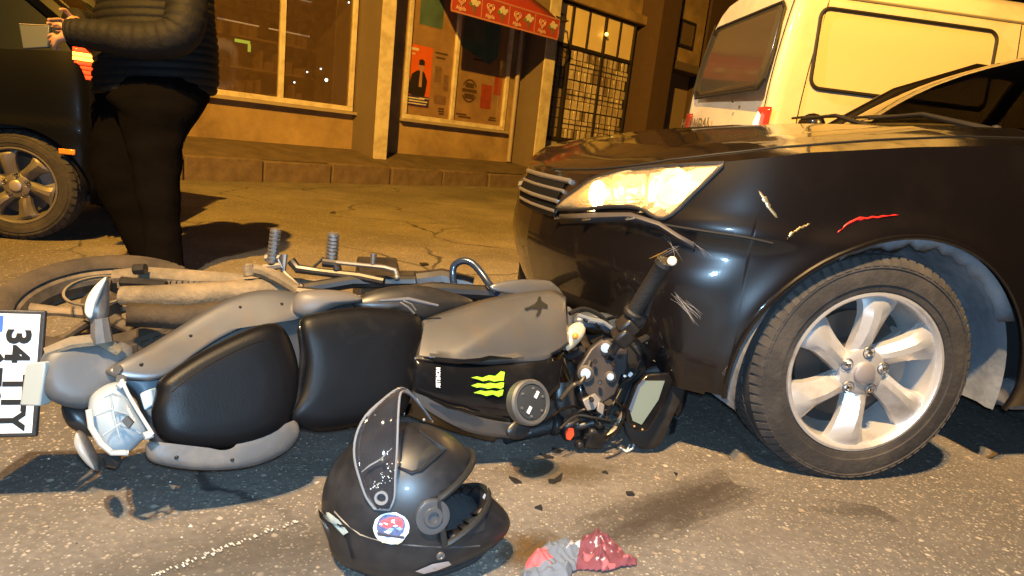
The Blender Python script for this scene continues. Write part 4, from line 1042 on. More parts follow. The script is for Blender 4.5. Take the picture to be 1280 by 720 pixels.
for i in range(38):
    t = i / 37; a = P(150, 356, 2.0).lerp(P(420, 352, 2.08), t); d = (P(420, 352, 2.08) - P(150, 356, 2.0)).normalized(); ch.box(a, (.012, .010, .018), Matrix((d, d.cross(V((0, 0, 1))).normalized(), V((0, 0, 1)))).transposed())
o = ch.build('chain', dusty, bike, smooth=0); o['kind'] = 'stuff'
# engine and frame mass between swing arm and tank
fB = V((.945, .30, .02)).normalized(); lB = V((.05, -.22, .97)); lB = (lB - fB * lB.dot(fB)).normalized(); dB = lB.cross(fB).normalized()
RB3 = Matrix((fB, dB, lB)).transposed(); BO = P(520, 400, 1.78)
def B(f, d, l): return BO + fB * f + dB * d + lB * l
en = MB().box(B(.04, .40, -.20), (.30, .22, .22), RB3).box(B(-.06, .42, -.17), (.16, .20, .26), RB3, taper=.8)
en.build('engine', mat('engine_black', (.020, .018, .016), .5, .4, var=.4, scale=15, dirt=(.08, .06, .045), dscale=10, damt=.6), bike, bevel=.008)
cy_ = MB()
for i in range(9): cy_.box(B(.16 + .003 * i, .18 + .019 * i, -.16), (.19, .006, .20), RB3)
o = cy_.build('cylinder_fins', MATS['engine_black'], bike, smooth=0); o['kind'] = 'stuff'
fr_ = MB()
for pts, r in (((P(470, 372, 1.86), P(540, 362, 1.9), P(640, 368, 1.98), P(720, 400, 2.0)), .022), ((P(372, 366, 1.85), P(430, 372, 1.86), P(500, 384, 1.84)), .018), ((P(380, 362, 1.92), P(440, 352, 1.98), P(540, 352, 2.05), P(590, 372, 2.06)), .020), ((P(520, 352, 2.0), P(552, 348, 2.02), P(590, 358, 2.03)), .03)):
    fr_.tube(list(pts), r, 10)
fr_.build('frame', satin_k, bike)
MB().tube([P(600, 378, 2.3), P(640, 372, 2.4), P(700, 366, 2.6)], .02, 8).build('radiator_pipe', satin_k, bike)
# crash bar hoop
hoop = crom([tuple(P(*q)) for q in ((570, 368, 1.98), (566, 345, 1.97), (568, 332, 1.97), (578, 326, 1.965), (590, 329, 1.96), (602, 342, 1.95), (612, 356, 1.93), (622, 366, 1.9))], 5)
MB().tube(hoop, .0105, 12).build('crash_bar', mat('blue_black_tube', (.035, .055, .10), .28, .5, var=.2, coat=.6), bike)
# rear subframe bits, hanger, pegs
def peg(a, bpt, r, name):
    a, bpt = V(a), V(bpt); d = bpt - a; q = MB(); n = 9
    pts, rs = [], []
    for i in range(n):
        pts += [a + d * (i / n), a + d * ((i + .55) / n), a + d * ((i + .6) / n), a + d * ((i + .95) / n)]; rs += [r, r, r * .86, r * .86]
    pts.append(bpt); rs.append(r * .7); q.tube(pts, rs, 12); return q.build(name, steel, bike, smooth=30)
peg(P(340, 328, 1.99), P(345, 286, 1.97), .0165, 'passenger_footpeg')
peg(P(414, 330, 1.99), P(417, 291, 1.97), .0180, 'footpeg')
MB().tube([P(332, 322, 1.99), P(350, 322, 1.99), P(352, 332, 1.99), P(330, 335, 1.99)], .012, 8).tube([P(356, 318, 2.0), P(354, 340, 2.0), P(372, 358, 1.98)], .009, 8).build('peg_bracket', steel, bike)
MB().tube([P(308, 336, 1.99), P(330, 340, 1.99), P(352, 350, 1.97), P(376, 366, 1.93)], [.018, .02, .02, .016], 10).tube([P(310, 332, 1.98), P(312, 345, 1.98)], .018, 10).build('footpeg_hanger', dusty, bike)
MB().tube([P(364, 326, 1.98), P(372, 336, 1.98), P(400, 340, 1.98), P(450, 346, 1.98), P(480, 352, 1.97)], [.014, .014, .012, .014, .012], 10).tube([P(404, 328, 1.98), P(420, 330, 1.98), P(422, 338, 1.98)], .014, 10).tube([P(392, 334, 1.985), P(405, 322, 1.985)], .005, 6).build('footpeg_bracket', satin_k, bike)
MB().tube([P(420, 328, 1.975), P(450, 331, 1.97), P(480, 334, 1.97), P(494, 338, 1.97), P(496, 348, 1.97)], [.007, .006, .007, .008, .009], 8).tube([P(466, 331, 1.97), P(467, 317, 1.965)], [.007, .010], 10).sphere(P(496, 347, 1.965), .010, 10, 6).build('gear_lever', steel, bike)
# tail panels
pillow([(133, 468), (140, 456), (175, 438), (215, 414), (262, 385), (300, 368), (335, 362), (372, 366), (400, 374), (412, 382), (380, 398), (345, 398), (322, 402), (275, 424), (235, 450), (200, 474), (165, 476)], -.005, .016, .12, p=9, zf=lambda x, y: Zp(x, y) + .0006 * (480 - y)).build('tail_panel', grey, bike, smooth=60)
pillow([(184, 552), (205, 556), (260, 566), (310, 562), (348, 545), (368, 525), (374, 545), (352, 568), (310, 584), (255, 588), (205, 582), (184, 572)], -.035, .016, .10, p=9).build('tail_panel', grey_d, bike, smooth=60, label='scuffed grey lower tail panel')
pillow([(372, 366), (402, 362), (440, 366), (452, 376), (420, 384), (385, 398), (366, 388)], .03, .03, .08).build('side_cover', mat('brown_grey_plastic', (.10, .09, .082), .5, var=.2), bike, smooth=60)
pillow([(140, 470), (200, 430), (270, 392), (330, 372), (400, 372), (470, 376), (530, 396), (520, 505), (440, 528), (360, 540), (300, 574), (210, 574), (186, 550), (170, 500)], .075, .02, .12, p=4).build('under_seat', satin_k, bike, smooth=60)
# pillion seat, bright piping edge, rider seat
seat = pillow([(194, 492), (200, 474), (240, 446), (290, 420), (330, 405), (352, 408), (366, 432), (374, 468), (370, 508), (352, 540), (305, 558), (250, 562), (210, 555), (194, 538), (189, 515)], -.03, .034, .16, p=8, ks=(1.0, .99, .97, .93, .87, .75, .5, .2)).build('passenger_seat', vinyl, bike, smooth=50)
pillow([(374, 402), (400, 390), (450, 384), (500, 388), (526, 398), (526, 440), (520, 480), (512, 512), (480, 524), (440, 534), (400, 539), (370, 532), (360, 522), (374, 490), (380, 450)], -.02, .030, .18, p=8, ks=(1.0, .99, .97, .93, .87, .75, .5, .2)).build('rider_seat', vinyl, bike, smooth=50)
MB().tube(crom([tuple(P(x, y, Zp(x, y) - .062)) for x, y in ((214, 490), (245, 466), (292, 440), (330, 426), (346, 436))], 4), .0016, 6).build('seat_seam', gloss_k, bike)
for x, y in ((176, 456), (238, 420), (300, 384), (352, 380), (220, 572), (290, 575)):
    MB().lathe([(0, .002), (.0025, .002), (.0035, .001), (.0035, -.01)], P(x, y, Zp(x, y) + (-.021 + .0006 * (480 - y) if y < 500 else -.052)), -cf, 10).build('bolt', satin_k, bike)
MB().tube(crom([tuple(P(x, y, Zp(x, y) - .035)) for x, y in ((375, 408), (379, 440), (377, 470), (372, 500), (362, 520))], 4), [.004] + [.008] * 15 + [.004], 10).build('seat_edge', gloss_k, bike)
# knee panels of frame cover above the rider seat
pillow([(440, 378), (470, 362), (520, 356), (566, 366), (592, 378), (560, 392), (526, 402), (490, 392), (455, 390)], .05, .03, .12).build('frame_cover', satin_k, bike, smooth=60)
MB().tube([P(474, 376, 1.63), P(510, 374, 1.66), P(548, 382, 1.68)], [.003, .006, .003], 8).build('frame_cover_edge', mat('scuffed_edge', (.16, .16, .18), .35, .4), bike)
MB().tube([P(500, 378, 1.64), P(510, 384, 1.645), P(518, 392, 1.65)], .003, 6).tube([P(504, 376, 1.64), P(514, 380, 1.645), P(520, 388, 1.65)], .0025, 6).build('cable_tie', steel, bike)
# ---- tank: one bulging form, separate panels
def Zt(x, y):
    z = Zp(x, y) - .085 * max(-.25, 1 - ((y - 468) / 100) ** 2)
    sl = ((x - 579) * (-78) - (y - 438) * 111) / 135.7      # signed px above-left of the crease line
    if y < 446: z += .0011 * max(0, sl) ** .95 + .00022 * max(0, -sl)
    z += .00004 * max(0, x - 690) ** 1.5
    return z
def tpanel(top, bot, n=10, m=8, off=0.0):
    tt, bb_ = crom(top, 6), crom(bot, 6); L = min(len(tt), len(bb_)); b = MB()
    def at(c, u):
        q = u * (len(c) - 1); i = min(int(q), len(c) - 2); f = q - i; return (c[i][0] + (c[i + 1][0] - c[i][0]) * f, c[i][1] + (c[i + 1][1] - c[i][1]) * f)
    rows = []
    for j in range(m + 1):
        v = j / m; r = []
        for i in range(3 * n + 1):
            u = i / (3 * n); a, c = at(tt, u), at(bb_, u); x, y = a[0] + (c[0] - a[0]) * v, a[1] + (c[1] - a[1]) * v
            ed = min(v, 1 - v, u, 1 - u); r.append(P(x, y, Zt(x, y) + off + .010 * max(0, 1 - ed / .05) ** 2))
        rows.append(r)
    return b.grid(rows)
tpanel([(528, 400), (560, 388), (605, 374), (650, 366), (690, 362), (708, 372)], [(519, 447), (560, 452), (610, 456), (655, 452), (688, 447), (712, 430)], m=14).build('tank_cover', grey, bike, smooth=25, solid=.10, face=CAM)
pillow([(612, 358), (640, 350), (680, 350), (694, 356), (706, 372), (711, 398), (706, 398), (700, 376), (690, 363), (660, 362), (628, 366)], .045, .01, .05, n=3).build('tank_top_lip', grey, bike, smooth=50)
pillow([(708, 384), (716, 390), (714, 420), (706, 438), (702, 430), (709, 405)], .05, .01, .06).build('tank_nose', grey_d, bike, smooth=50)
tpanel([(518, 446), (560, 452), (610, 456), (655, 452), (690, 447), (706, 440)], [(515, 492), (545, 505), (590, 520), (640, 528), (668, 520), (700, 484)], off=.004).build('tank_band', gloss_k, bike, smooth=50, solid=.08, face=CAM)
tpanel([(514, 488), (530, 492), (560, 506), (600, 520), (640, 528)], [(524, 506), (545, 522), (580, 540), (612, 547), (640, 548)], off=.008).build('tank_lower_panel', grey, bike, smooth=40, solid=.07, face=CAM)
pillow([(640, 528), (655, 522), (662, 535), (655, 548), (640, 549), (632, 540)], -.055, .01, .05).build('tank_corner', satin_k, bike, smooth=50)
# silver strip with black clips above and below the band
for pts in (((530, 447), (552, 450), (575, 452), (600, 450), (612, 447), (640, 448)), ((536, 497), (560, 508), (580, 512), (592, 516), (602, 518))):
    MB().tube([P(x, y, Zt(x, y) - .002) for x, y in pts], [.002] + [.0055] * (len(pts) - 2) + [.002], 8).build('panel_clip', gloss_k, bike)
def decal(polys, m, name, off=-.0025):
    b = MB()
    for po_ in polys:
        n = len(po_); cx = sum(p[0] for p in po_) / n; cy = sum(p[1] for p in po_) / n
        b.add([P(x, y, Zt(x, y) + .004 + off) for x, y in po_], [list(range(n))])
    return b.build(name, m, bike, smooth=0)
green = mat('decal_green', (.36, .72, .03), .4, var=.1, emit=None)
claws = [[(589, 472), (596, 470.5), (603, 472), (611, 469), (619, 470), (624, 466), (626, 464), (631, 465), (630, 472), (629.5, 476), (624, 476), (618, 477), (611, 475), (604, 476.5), (597, 474)],
         [(589, 482), (597, 479), (606, 480), (613, 478.5), (620, 479.5), (626, 478), (630, 478), (629.5, 484), (626, 486), (618, 484.5), (610, 486), (602, 484), (596, 484.5)],
         [(592, 491), (600, 488), (607, 489), (614, 488), (621, 489), (627, 487), (629.5, 487), (628, 494), (623, 496), (616, 493), (608, 495), (601, 492.5)]]
decal(claws, green, 'claw_decal', -.006)
dec_k = mat('decal_black', (.01, .01, .01), .4)
decal([[(662, 383), (668, 380), (671, 377), (673, 371), (676, 370), (677, 376), (680, 378), (685, 381), (684, 386), (678, 384), (677, 387), (672, 386), (666, 386)], [(672, 385), (677, 386), (676, 391), (672, 396), (670, 394), (672, 390)], [(655, 385), (663, 383), (664, 386), (658, 388)]], dec_k, 'figure_decal', -.008)
vs, fs = text_faces('MONSTER', 9, .3); b = MB()
b.add([P(548 - q.y * .8, 472 + q.x * .62, Zt(548, 472 + q.x * .6) - .0015) for q in vs], fs); b.build('side_lettering', mat('decal_white', (.75, .75, .75), .5), bike, smooth=0)
# filler cap
fc = P(662, 503, 1.600); fa = ((CAM - fc).normalized() + V((.62, .1, .05))).normalized(); fr_u = V((-.3, 0, 1))
MB().lathe([(.0535, -.02), (.055, .006), (.051, .012), (.044, .012), (.042, .006)], fc, fa, 40).build('filler_ring', steel, bike)
MB().lathe([(.042, .004), (.041, .010), (.025, .013), (.0, .013)], fc, fa, 40).build('filler_cap', mat('cap_dark', (.07, .075, .08), .3, .5, var=.2), bike)
fu = fa.cross(V((0, 0, 1))).normalized(); fv = fa.cross(fu)
fb = None
for k in range(6):
    a = k * 1.047 + .3; c = fc + fa * .011 + (fu * math.cos(a) + fv * math.sin(a)) * .033
    MB().lathe([(0, .004), (.0035, .003), (.004, -.002)], c, fa, 8).build('bolt', steel, bike)
t_ = MB()
for k in (0, 3): 
    a = k * 1.047 + .9; c = fc + fa * .014; d = (fu * math.cos(a) + fv * math.sin(a)); e_ = fa.cross(d); t_.prism([c + d * .012 + e_ * .004, c + d * .03 + e_ * .004, c + d * .03 - e_ * .004, c + d * .012 - e_ * .004], fa * .001)
t_.build('cap_print', MATS['decal_white'], bike, smooth=0)
# ---- steering head
def Q(x, y, z=0.0): return P(x, y, Zp(x, y) - .02 + z)
hd = MB(); hd.prism([Q(*q) for q in ((722, 462), (738, 436), (752, 424), (772, 424), (786, 436), (784, 462), (772, 492), (752, 506), (732, 492))], cf * .05); hd.build('top_yoke', mat('yoke_grey', (.040, .037, .040), .5, .2, var=.2, dirt=(.07, .06, .055), dscale=12), bike, bevel=.006)
for x, y, r in ((732, 467, .017), (763, 471, .012), (757, 435, .016)):
    n = (CAM - Q(x, y)).normalized(); MB().lathe([(r * 1.3, -.01), (r * 1.3, .004), (r * 1.1, .007), (r * .95, .013), (r * .8, .015), (0, .0155)], Q(x, y, -.004), n, 24).build('fork_cap' if r < .017 or x < 740 else 'ignition_lock', steel, bike)
for x0, y0 in ((735, 468), (762, 500)):
    a = Q(x0, y0, .05); MB().tube([a, a + dB * .25 + fB * .02, a + dB * .55 + fB * .06], [.024, .024, .028], 14).build('fork_leg', satin_k, bike)
MB().prism([Q(*q, -.012) for q in ((728, 500), (744, 492), (752, 500), (744, 512), (734, 514))], cf * .03).prism([Q(*q, -.02) for q in ((748, 502), (756, 506), (754, 520), (746, 514))], cf * .02).build('yoke_clamp', mat('pale_clamp', (.26, .24, .23), .5, .3, var=.3), bike, bevel=.003)
# left bar rises to the car, right bar lies on the road
lg = [Q(764, 440, -.02), P(776, 424, 1.81), P(785, 402, 1.78), P(795, 382, 1.74)]
MB().tube(lg, [.013] * 4, 12).build('handlebar', satin_k, bike)
g0, g1 = P(791, 392, 1.755), P(832, 326, 1.66)
gd_ = g1 - g0; MB().tube([g0, g0 + gd_ * .05, g0 + gd_ * .08, g0 + gd_ * .3, g0 + gd_ * .6, g0 + gd_ * .9, g0 + gd_ * .93, g1], [.026, .026, .0205, .021, .021, .0205, .024, .022], 16).build('grip', mat('grip_rubber', (.014, .013, .013), .6, var=.2, bump=.3, bscale=200), bike)
MB().lathe([(0, .003), (.009, .003), (.012, 0)], g1 - cf * .018 + V((.012, 0, .0)), -cf, 14).build('bar_end', mat('pale_cap', (.6, .5, .4), .5), bike)
sw_ = MB(); 
for x, y, dx, r in ((784, 408, .05, .026), (795, 396, .04, .022), (778, 420, .045, .024)): sw_.box(P(x, y, 1.77), (dx, .05, .045), Euler((.3, .7, .4)).to_matrix())
sw_.build('switch_block', satin_k, bike, bevel=.008)
MB().tube([P(800, 410, 1.78), P(806, 400, 1.77), P(815, 372, 1.73), P(826, 345, 1.70)], [.006, .007, .006, .005], 8).build('clutch_lever', satin_k, bike)
def Qr(x, y, z=0.0): return P(x, y, 1.86 - .00022 * (640 - x) + z)
MB().tube([Q(760, 502, .0), Qr(756, 515, -.02), Qr(744, 528, -.02), Qr(720, 534, -.02)], .013, 12).build('handlebar', satin_k, bike)
MB().tube([Qr(628, 547), Qr(632, 546), Qr(636, 546), Qr(660, 540), Qr(686, 533), Qr(690, 532), Qr(698, 531)], [.016, .022, .018, .0195, .020, .025, .025], 14).build('grip', MATS['grip_rubber'], bike)
MB().tube([Qr(638, 541, -.02), Qr(660, 533, -.02), Qr(664, 540, -.02), Qr(644, 546, -.02)], .003, 6).build('grip_mark', MATS['pale_clamp'], bike)
MB().box(Qr(712, 533), (.055, .06, .058), Euler((.1, -.25, .3)).to_matrix()).lathe([(.028, 0), (.03, .015), (.028, .03)], Qr(700, 532), (-1, -.3, .2), 18, True).build('throttle_housing', satin_k, bike, bevel=.010)
MB().prism([Qr(*q, -.040) for q in ((707, 541), (711, 535), (717, 536), (718, 544), (713, 551), (708, 549))], cf * .015).build('kill_switch', mat('switch_red', (.75, .05, .015), .35, emit=(1, .12, .02), estr=.25), bike, bevel=.002)
MB().box(Qr(742, 544, -.01), (.055, .05, .062), Euler((.2, .1, .3)).to_matrix()).lathe([(0, .03), (.012, .03), (.014, .0)], Qr(748, 528, -.03), -cf, 14).lathe([(0, .02), (.012, .02), (.014, .0)], Qr(724, 555, -.01), -cf, 14).build('brake_reservoir', satin_k, bike, bevel=.008)
MB().tube([Qr(735, 548, -.01), Qr(757, 548, -.01), Qr(768, 536, -.005), Qr(784, 506, .0), Qr(788, 488, .0)], [.006, .008, .008, .006, .005], 8, flat=.6).build('brake_lever', mat('worn_lever', (.13, .11, .08), .4, .6), bike)
# instrument and its cowl
pillow([(778, 505), (790, 478), (806, 462), (836, 452), (856, 462), (856, 492), (842, 520), (824, 556), (800, 560), (782, 540)], .03, .015, .16, zf=lambda x, y: 1.87 + .0001 * (x - 800)).build('instrument_cowl', satin_k, bike, smooth=50)
zi = lambda x, y: 1.845 + .0003 * (x - 800)
bz = [P(x, y, zi(x, y)) for x, y in ((783, 512), (794, 482), (808, 468), (836, 466), (842, 478), (832, 506), (810, 540), (792, 540), (783, 528))]
MB().prism(bz, cf * .05).build('instrument_bezel', gloss_k, bike, bevel=.006)
MB().prism([P(x, y, zi(x, y) - .003) for x, y in ((788, 516), (799, 483), (806, 476), (831, 476), (823, 500), (802, 531), (791, 526))], cf * .003).build('instrument_screen', mat('lcd_grey', (.15, .19, .175), .3, var=.12, scale=5, coat=.5), bike, smooth=0)
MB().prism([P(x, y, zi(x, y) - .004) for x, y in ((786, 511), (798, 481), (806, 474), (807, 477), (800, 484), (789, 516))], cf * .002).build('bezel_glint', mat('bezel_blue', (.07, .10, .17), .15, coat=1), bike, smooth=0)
for x, y in ((793, 533), (803, 537)): MB().sphere(P(x, y, zi(x, y) - .003), .0034, 8, 6).build('button', mat('button_amber', (.30, .19, .09), .4), bike)
pillow([(846, 440), (858, 456), (858, 500), (846, 520), (838, 500), (842, 470)], .06, .02, .10, zf=lambda x, y: 1.9).build('headlight_cowl', gloss_k, bike, smooth=50)
MB().tube([P(805, 425, 1.9), P(816, 432, 1.9), P(822, 446, 1.9), P(818, 452, 1.9)], .006, 8).build('cowl_stay', mat('amber_stay', (.25, .17, .08), .5, .4), bike)
MB().tube([P(798, 428, 1.88), P(812, 420, 1.9), P(834, 430, 1.92), P(852, 444, 1.94)], .012, 8).tube([P(852, 430, 1.95), P(860, 444, 1.95), P(856, 462, 1.95)], .005, 6).build('cowl_stay', satin_k, bike)
MB().box(P(830, 447, 1.88), (.016, .01, .022), Euler((.1, .4, 0)).to_matrix()).box(P(788, 468, 1.84), (.010, .008, .014), Euler((.1, .6, 0)).to_matrix()).build('connector', mat('white_connector', (.62, .64, .68), .5), bike, bevel=.002)
# clear front turn signal with amber bulb
pillow([(707, 436), (706, 420), (712, 408), (722, 403), (731, 407), (731, 418), (722, 430), (712, 438)], -.02, .022, .03).build('turn_signal', mat('clear_signal', (.72, .55, .36), .18, var=.15, scale=60, coat=.6), bike, smooth=60)
MB().sphere(Q(719, 420, -.032), .009, 12, 8).build('signal_bulb', mat('amber_glass', (.75, .26, .04), .2), bike)
MB().tube([Q(728, 436, .0), Q(722, 442, .02), Q(712, 446, .05)], .011, 8).build('signal_stalk', trim_k, bike)
# blue-grey bodywork behind the lock, cables, small hardware
pillow([(716, 400), (728, 390), (760, 392), (780, 404), (788, 420), (772, 424), (744, 412), (722, 410)], .06, .03, .08).build('fairing_inner', mat('blue_grey_plastic', (.05, .06, .075), .3, var=.3, coat=.4), bike, smooth=60)
pillow([(716, 478), (724, 460), (742, 486), (748, 510), (736, 516), (722, 506)], .02, .04, .08).build('rubber_boot', gloss_k, bike, smooth=60)
pillow([(700, 460), (716, 452), (726, 478), (730, 508), (716, 524), (700, 520), (692, 490)], .07, .02, .08).build('steering_cover', satin_k, bike, smooth=60)
pillow([(752, 430), (790, 424), (812, 438), (806, 466), (790, 492), (772, 504), (758, 470)], .05, .02, .08).build('head_bracket', satin_k, bike, smooth=60)
random.seed(5)
cabs = [((712, 392), (730, 386), (752, 396), (768, 420), (776, 450)), ((690, 520), (712, 508), (736, 514), (748, 530)), ((700, 500), (716, 482), (728, 476), (738, 452)), ((770, 500), (780, 516), (772, 538), (756, 548)), ((786, 430), (800, 450), (792, 470), (776, 480)), ((730, 400), (742, 404), (760, 416), (784, 412)),
        ((716, 520), (730, 512), (744, 516), (764, 508), (778, 484)), ((744, 404), (756, 400), (772, 396), (786, 398)), ((700, 536), (720, 520), (742, 522), (764, 526)), ((758, 446), (772, 454), (776, 470), (768, 492))]
for i, c in enumerate(cabs):
    MB().tube(crom([tuple(Q(x, y, random.uniform(-.03, .03))) for x, y in c], 5), random.choice((.0035, .005, .0065)), 8).build('cable', gloss_k if i % 2 else satin_k, bike)
MB().tube(crom([tuple(Q(x, y, -.01)) for x, y in ((722, 394), (738, 399), (752, 402), (764, 410))], 4), .006, 8).tube([Q(736, 400, -.015), Q(752, 403, -.015)], .008, 8).build('cable_sleeve', mat('bluish_sleeve', (.28, .30, .33), .3, .4), bike)
hw_ = None
for x, y in ((744, 452), (776, 446), (750, 478), (768, 456), (740, 500), (758, 522), (770, 530), (722, 530), (732, 546), (700, 468), (781, 470), (772, 516)):
    q = Q(x, y, -.03) if y < 510 else Qr(x, y, -.04)
    MB().lathe([(0, .005), (.004, .005), (.006, .002), (.006, -.01)], q, -cf + V((random.uniform(-.4, .4), 0, random.uniform(-.3, .3))), 6).build('bolt', steel if (x + y) % 2 else satin_k, bike)
# front wheel, half under the bumper
fwc = P(745, 420, 2.0) + dB * .62 + fB * .10; fwc.z = .10; fax = V((.1, -.12, .98)).normalized()
fw_ = bpy.data.objects.new('front_wheel', None); COL.objects.link(fw_); par(fw_, bike); ROOTM[fw_.name] = Matrix.Identity(4)
MB().lathe([(r * .93, h * .75) for r, h in tp], fwc, fax, 56).build('tyre', dirt_rub, fw_)
MB().lathe([(.2, -.03), (.18, 0), (.2, .03)], fwc, fax, 40).lathe([(0, .05), (.03, .05), (.03, -.05), (0, -.05)], fwc, fax, 16).build('rim', MATS['dusty_black_rim'], fw_)
# ---- tail end: fender, plate, lamps
pillow([(50, 452), (66, 432), (110, 424), (155, 428), (168, 440), (160, 468), (140, 490), (104, 512), (62, 500), (50, 478)], .03, .022, .06, p=6, n=2).build('rear_fender', grey_d, bike, smooth=50)
MB().tube([Q(56, 440, .04), Q(90, 428, .03), Q(126, 424, .02), Q(150, 440, .02)], [.010, .014, .016, .012], 8, flat=.6).build('plate_bracket', dusty, bike)
pillow([(78, 505), (110, 500), (122, 520), (118, 545), (98, 540), (82, 528)], .06, .02, .05).build('fender_flap', satin_k, bike, smooth=60)
pillow([(150, 470), (166, 452), (182, 446), (196, 456), (202, 486), (198, 520), (186, 520), (170, 490)], .03, .015, .08).build('lamp_bracket', mat('blue_grey_bracket', (.09, .12, .15), .5, var=.2), bike, smooth=50)
MB().lathe([(0, .006), (.008, .006), (.010, 0)], Q(148, 462, -.01), -cf, 14).lathe([(0, .006), (.008, .006), (.010, 0)], Q(152, 474, -.01), -cf, 14).build('bolt', steel, bike)
MB().prism([Q(*q, .0) for q in ((174, 492), (188, 486), (192, 506), (180, 514))], cf * .03).build('lamp_socket', mat('pale_blue_plastic', (.30, .40, .48), .4), bike, bevel=.003)
tlw = mat('clear_tail_lens', (.30, .35, .385), .2, var=.3, scale=25, coat=.7)
tlo = pillow([(110, 508), (116, 492), (134, 480), (150, 478), (160, 490), (172, 512), (186, 540), (176, 552), (160, 566), (138, 568), (122, 552), (112, 530)], -.03, .035, .07, ks=(1, .97, .86, .7, .45, .15), pw=.45).build('tail_light', tlw, bike, smooth=40)
tlo2 = MB().tube([Q(*q, -.045) for q in ((111, 512), (114, 534), (126, 554), (140, 566), (160, 566))], .0055, 8); tlo2.build('lens_edge', mat('lens_rim_clear', (.50, .47, .42), .2, coat=.5), tlo)
MB().prism([Q(*q, -.085) for q in ((152, 526), (158, 520), (166, 528), (160, 536))], cf * .006).build('lens_slot', mat('slot_dark', (.05, .05, .05)), tlo, smooth=0)
for pts in (((124, 500), (140, 492), (152, 496)), ((118, 520), (138, 512), (160, 518)), ((128, 545), (150, 530), (176, 542)), ((138, 492), (142, 520), (150, 548))):
    MB().tube([Q(x, y, -.072) for x, y in pts], [.001, .003, .001], 6).build('lens_rib', tlw, tlo)
MB().tube(crom([tuple(Q(*q, -.045)) for q in ((152, 474), (160, 492), (174, 516), (191, 543))], 4), .0035, 8).tube([Q(148, 478, -.04), Q(154, 482, -.04)], .009, 8).tube([Q(180, 546, -.04), Q(190, 542, -.04)], .008, 8).build('lens_strap', mat('clear_strap', (.5, .49, .46), .2, coat=.6), bike)
def leaf(pts, m1, off, name='turn_signal'): return pillow(pts, off, .02, .035).build(name, m1, bike, smooth=60)
sig = mat('signal_housing', (.06, .058, .06), .4, var=.3, dirt=(.2, .17, .13), dscale=12)
leaf([(134, 345), (137, 362), (136, 392), (128, 406), (112, 402), (106, 392), (108, 374), (118, 358)], sig, .0)
pillow([(133, 346), (128, 362), (120, 382), (114, 398), (106, 391), (108, 374), (118, 358)], -.018, .010, .02).build('signal_lens', mat('cream_lens', (.66, .60, .50), .2, coat=.5), bike, smooth=60)
MB().tube([Q(125, 398, .01), Q(126, 412, .015), Q(128, 428, .02)], [.016, .018, .02], 8).build('signal_stalk', grey_d, bike)
leaf([(97, 538), (110, 546), (122, 570), (124, 588), (116, 586), (102, 570), (92, 556)], sig, .0)
pillow([(96, 540), (104, 552), (112, 570), (119, 587), (110, 582), (98, 568), (92, 554)], -.016, .008, .02).build('signal_lens', mat('dull_lens', (.30, .29, .27), .25, coat=.4), bike, smooth=60)
MB().tube([Q(135, 568, .0), Q(140, 576, .0), Q(148, 578, .0)], [.012, .014, .012], 8).build('lamp_mount', satin_k, bike)
# number plate
TR, BR, TL, BL = P(51, 393, 1.335), P(40, 541, 1.315), P(-52, 357, 1.30), P(-66, 522, 1.285)
pu = (BR - TR).normalized(); pvv = (TR - TL); pvv = (pvv - pu * pvv.dot(pu)).normalized(); pn = pu.cross(pvv); 
if pn.dot(CAM - TR) < 0: pn = -pn
plh = (BR - TR).length; plw = (TR - TL).length
def PL(a, b_, o=0): return TR + pu * a - pvv * b_ + pn * o
def pr_(a0, a1, b0, b1, o, th): return MB().prism([PL(a0, b0, o), PL(a1, b0, o), PL(a1, b1, o), PL(a0, b1, o)], -pn * th)
pr_(-.008, plh + .008, -.008, plw + .008, 0, .012).build('plate_frame', trim_k, bike, bevel=.003)
plate = pr_(0, plh, 0.0, plw, .0015, .0012).build('number_plate', mat('plate_white', (.80, .80, .80), .35, var=.06, scale=20, coat=.3, dirt=(.5, .46, .4), dscale=14, damt=.4), bike, smooth=0)
pr_(.004, .036, .062, plw * .96, .0022, .0005).build('plate_blue_band', mat('plate_blue', (.05, .13, .50), .4), plate, smooth=0)
lt = mat('plate_letters', (.015, .015, .015), .4)
text_mb('34', .056, PL(.062, .036, .0026), pu, pvv, .0024, 1.15, 1.05).build('plate_number', lt, plate, smooth=0)
text_mb('TTY', .056, PL(.172, .036, .0026), pu, pvv, .0024, 1.0, 1.05).build('plate_number', lt, plate, smooth=0)
text_mb('679', .056, PL(.122, .080, .0026), pu, pvv, .0024, 1.2, 1.15).build('plate_number', lt, plate, smooth=0)
MB().prism([P(*q, 1.27) for q in ((32, 455), (55, 452), (56, 458), (50, 508), (24, 507))], cf * .03).build('plate_lamp', mat('pale_grey_box', (.34, .37, .36), .4, var=.1), bike, bevel=.003)
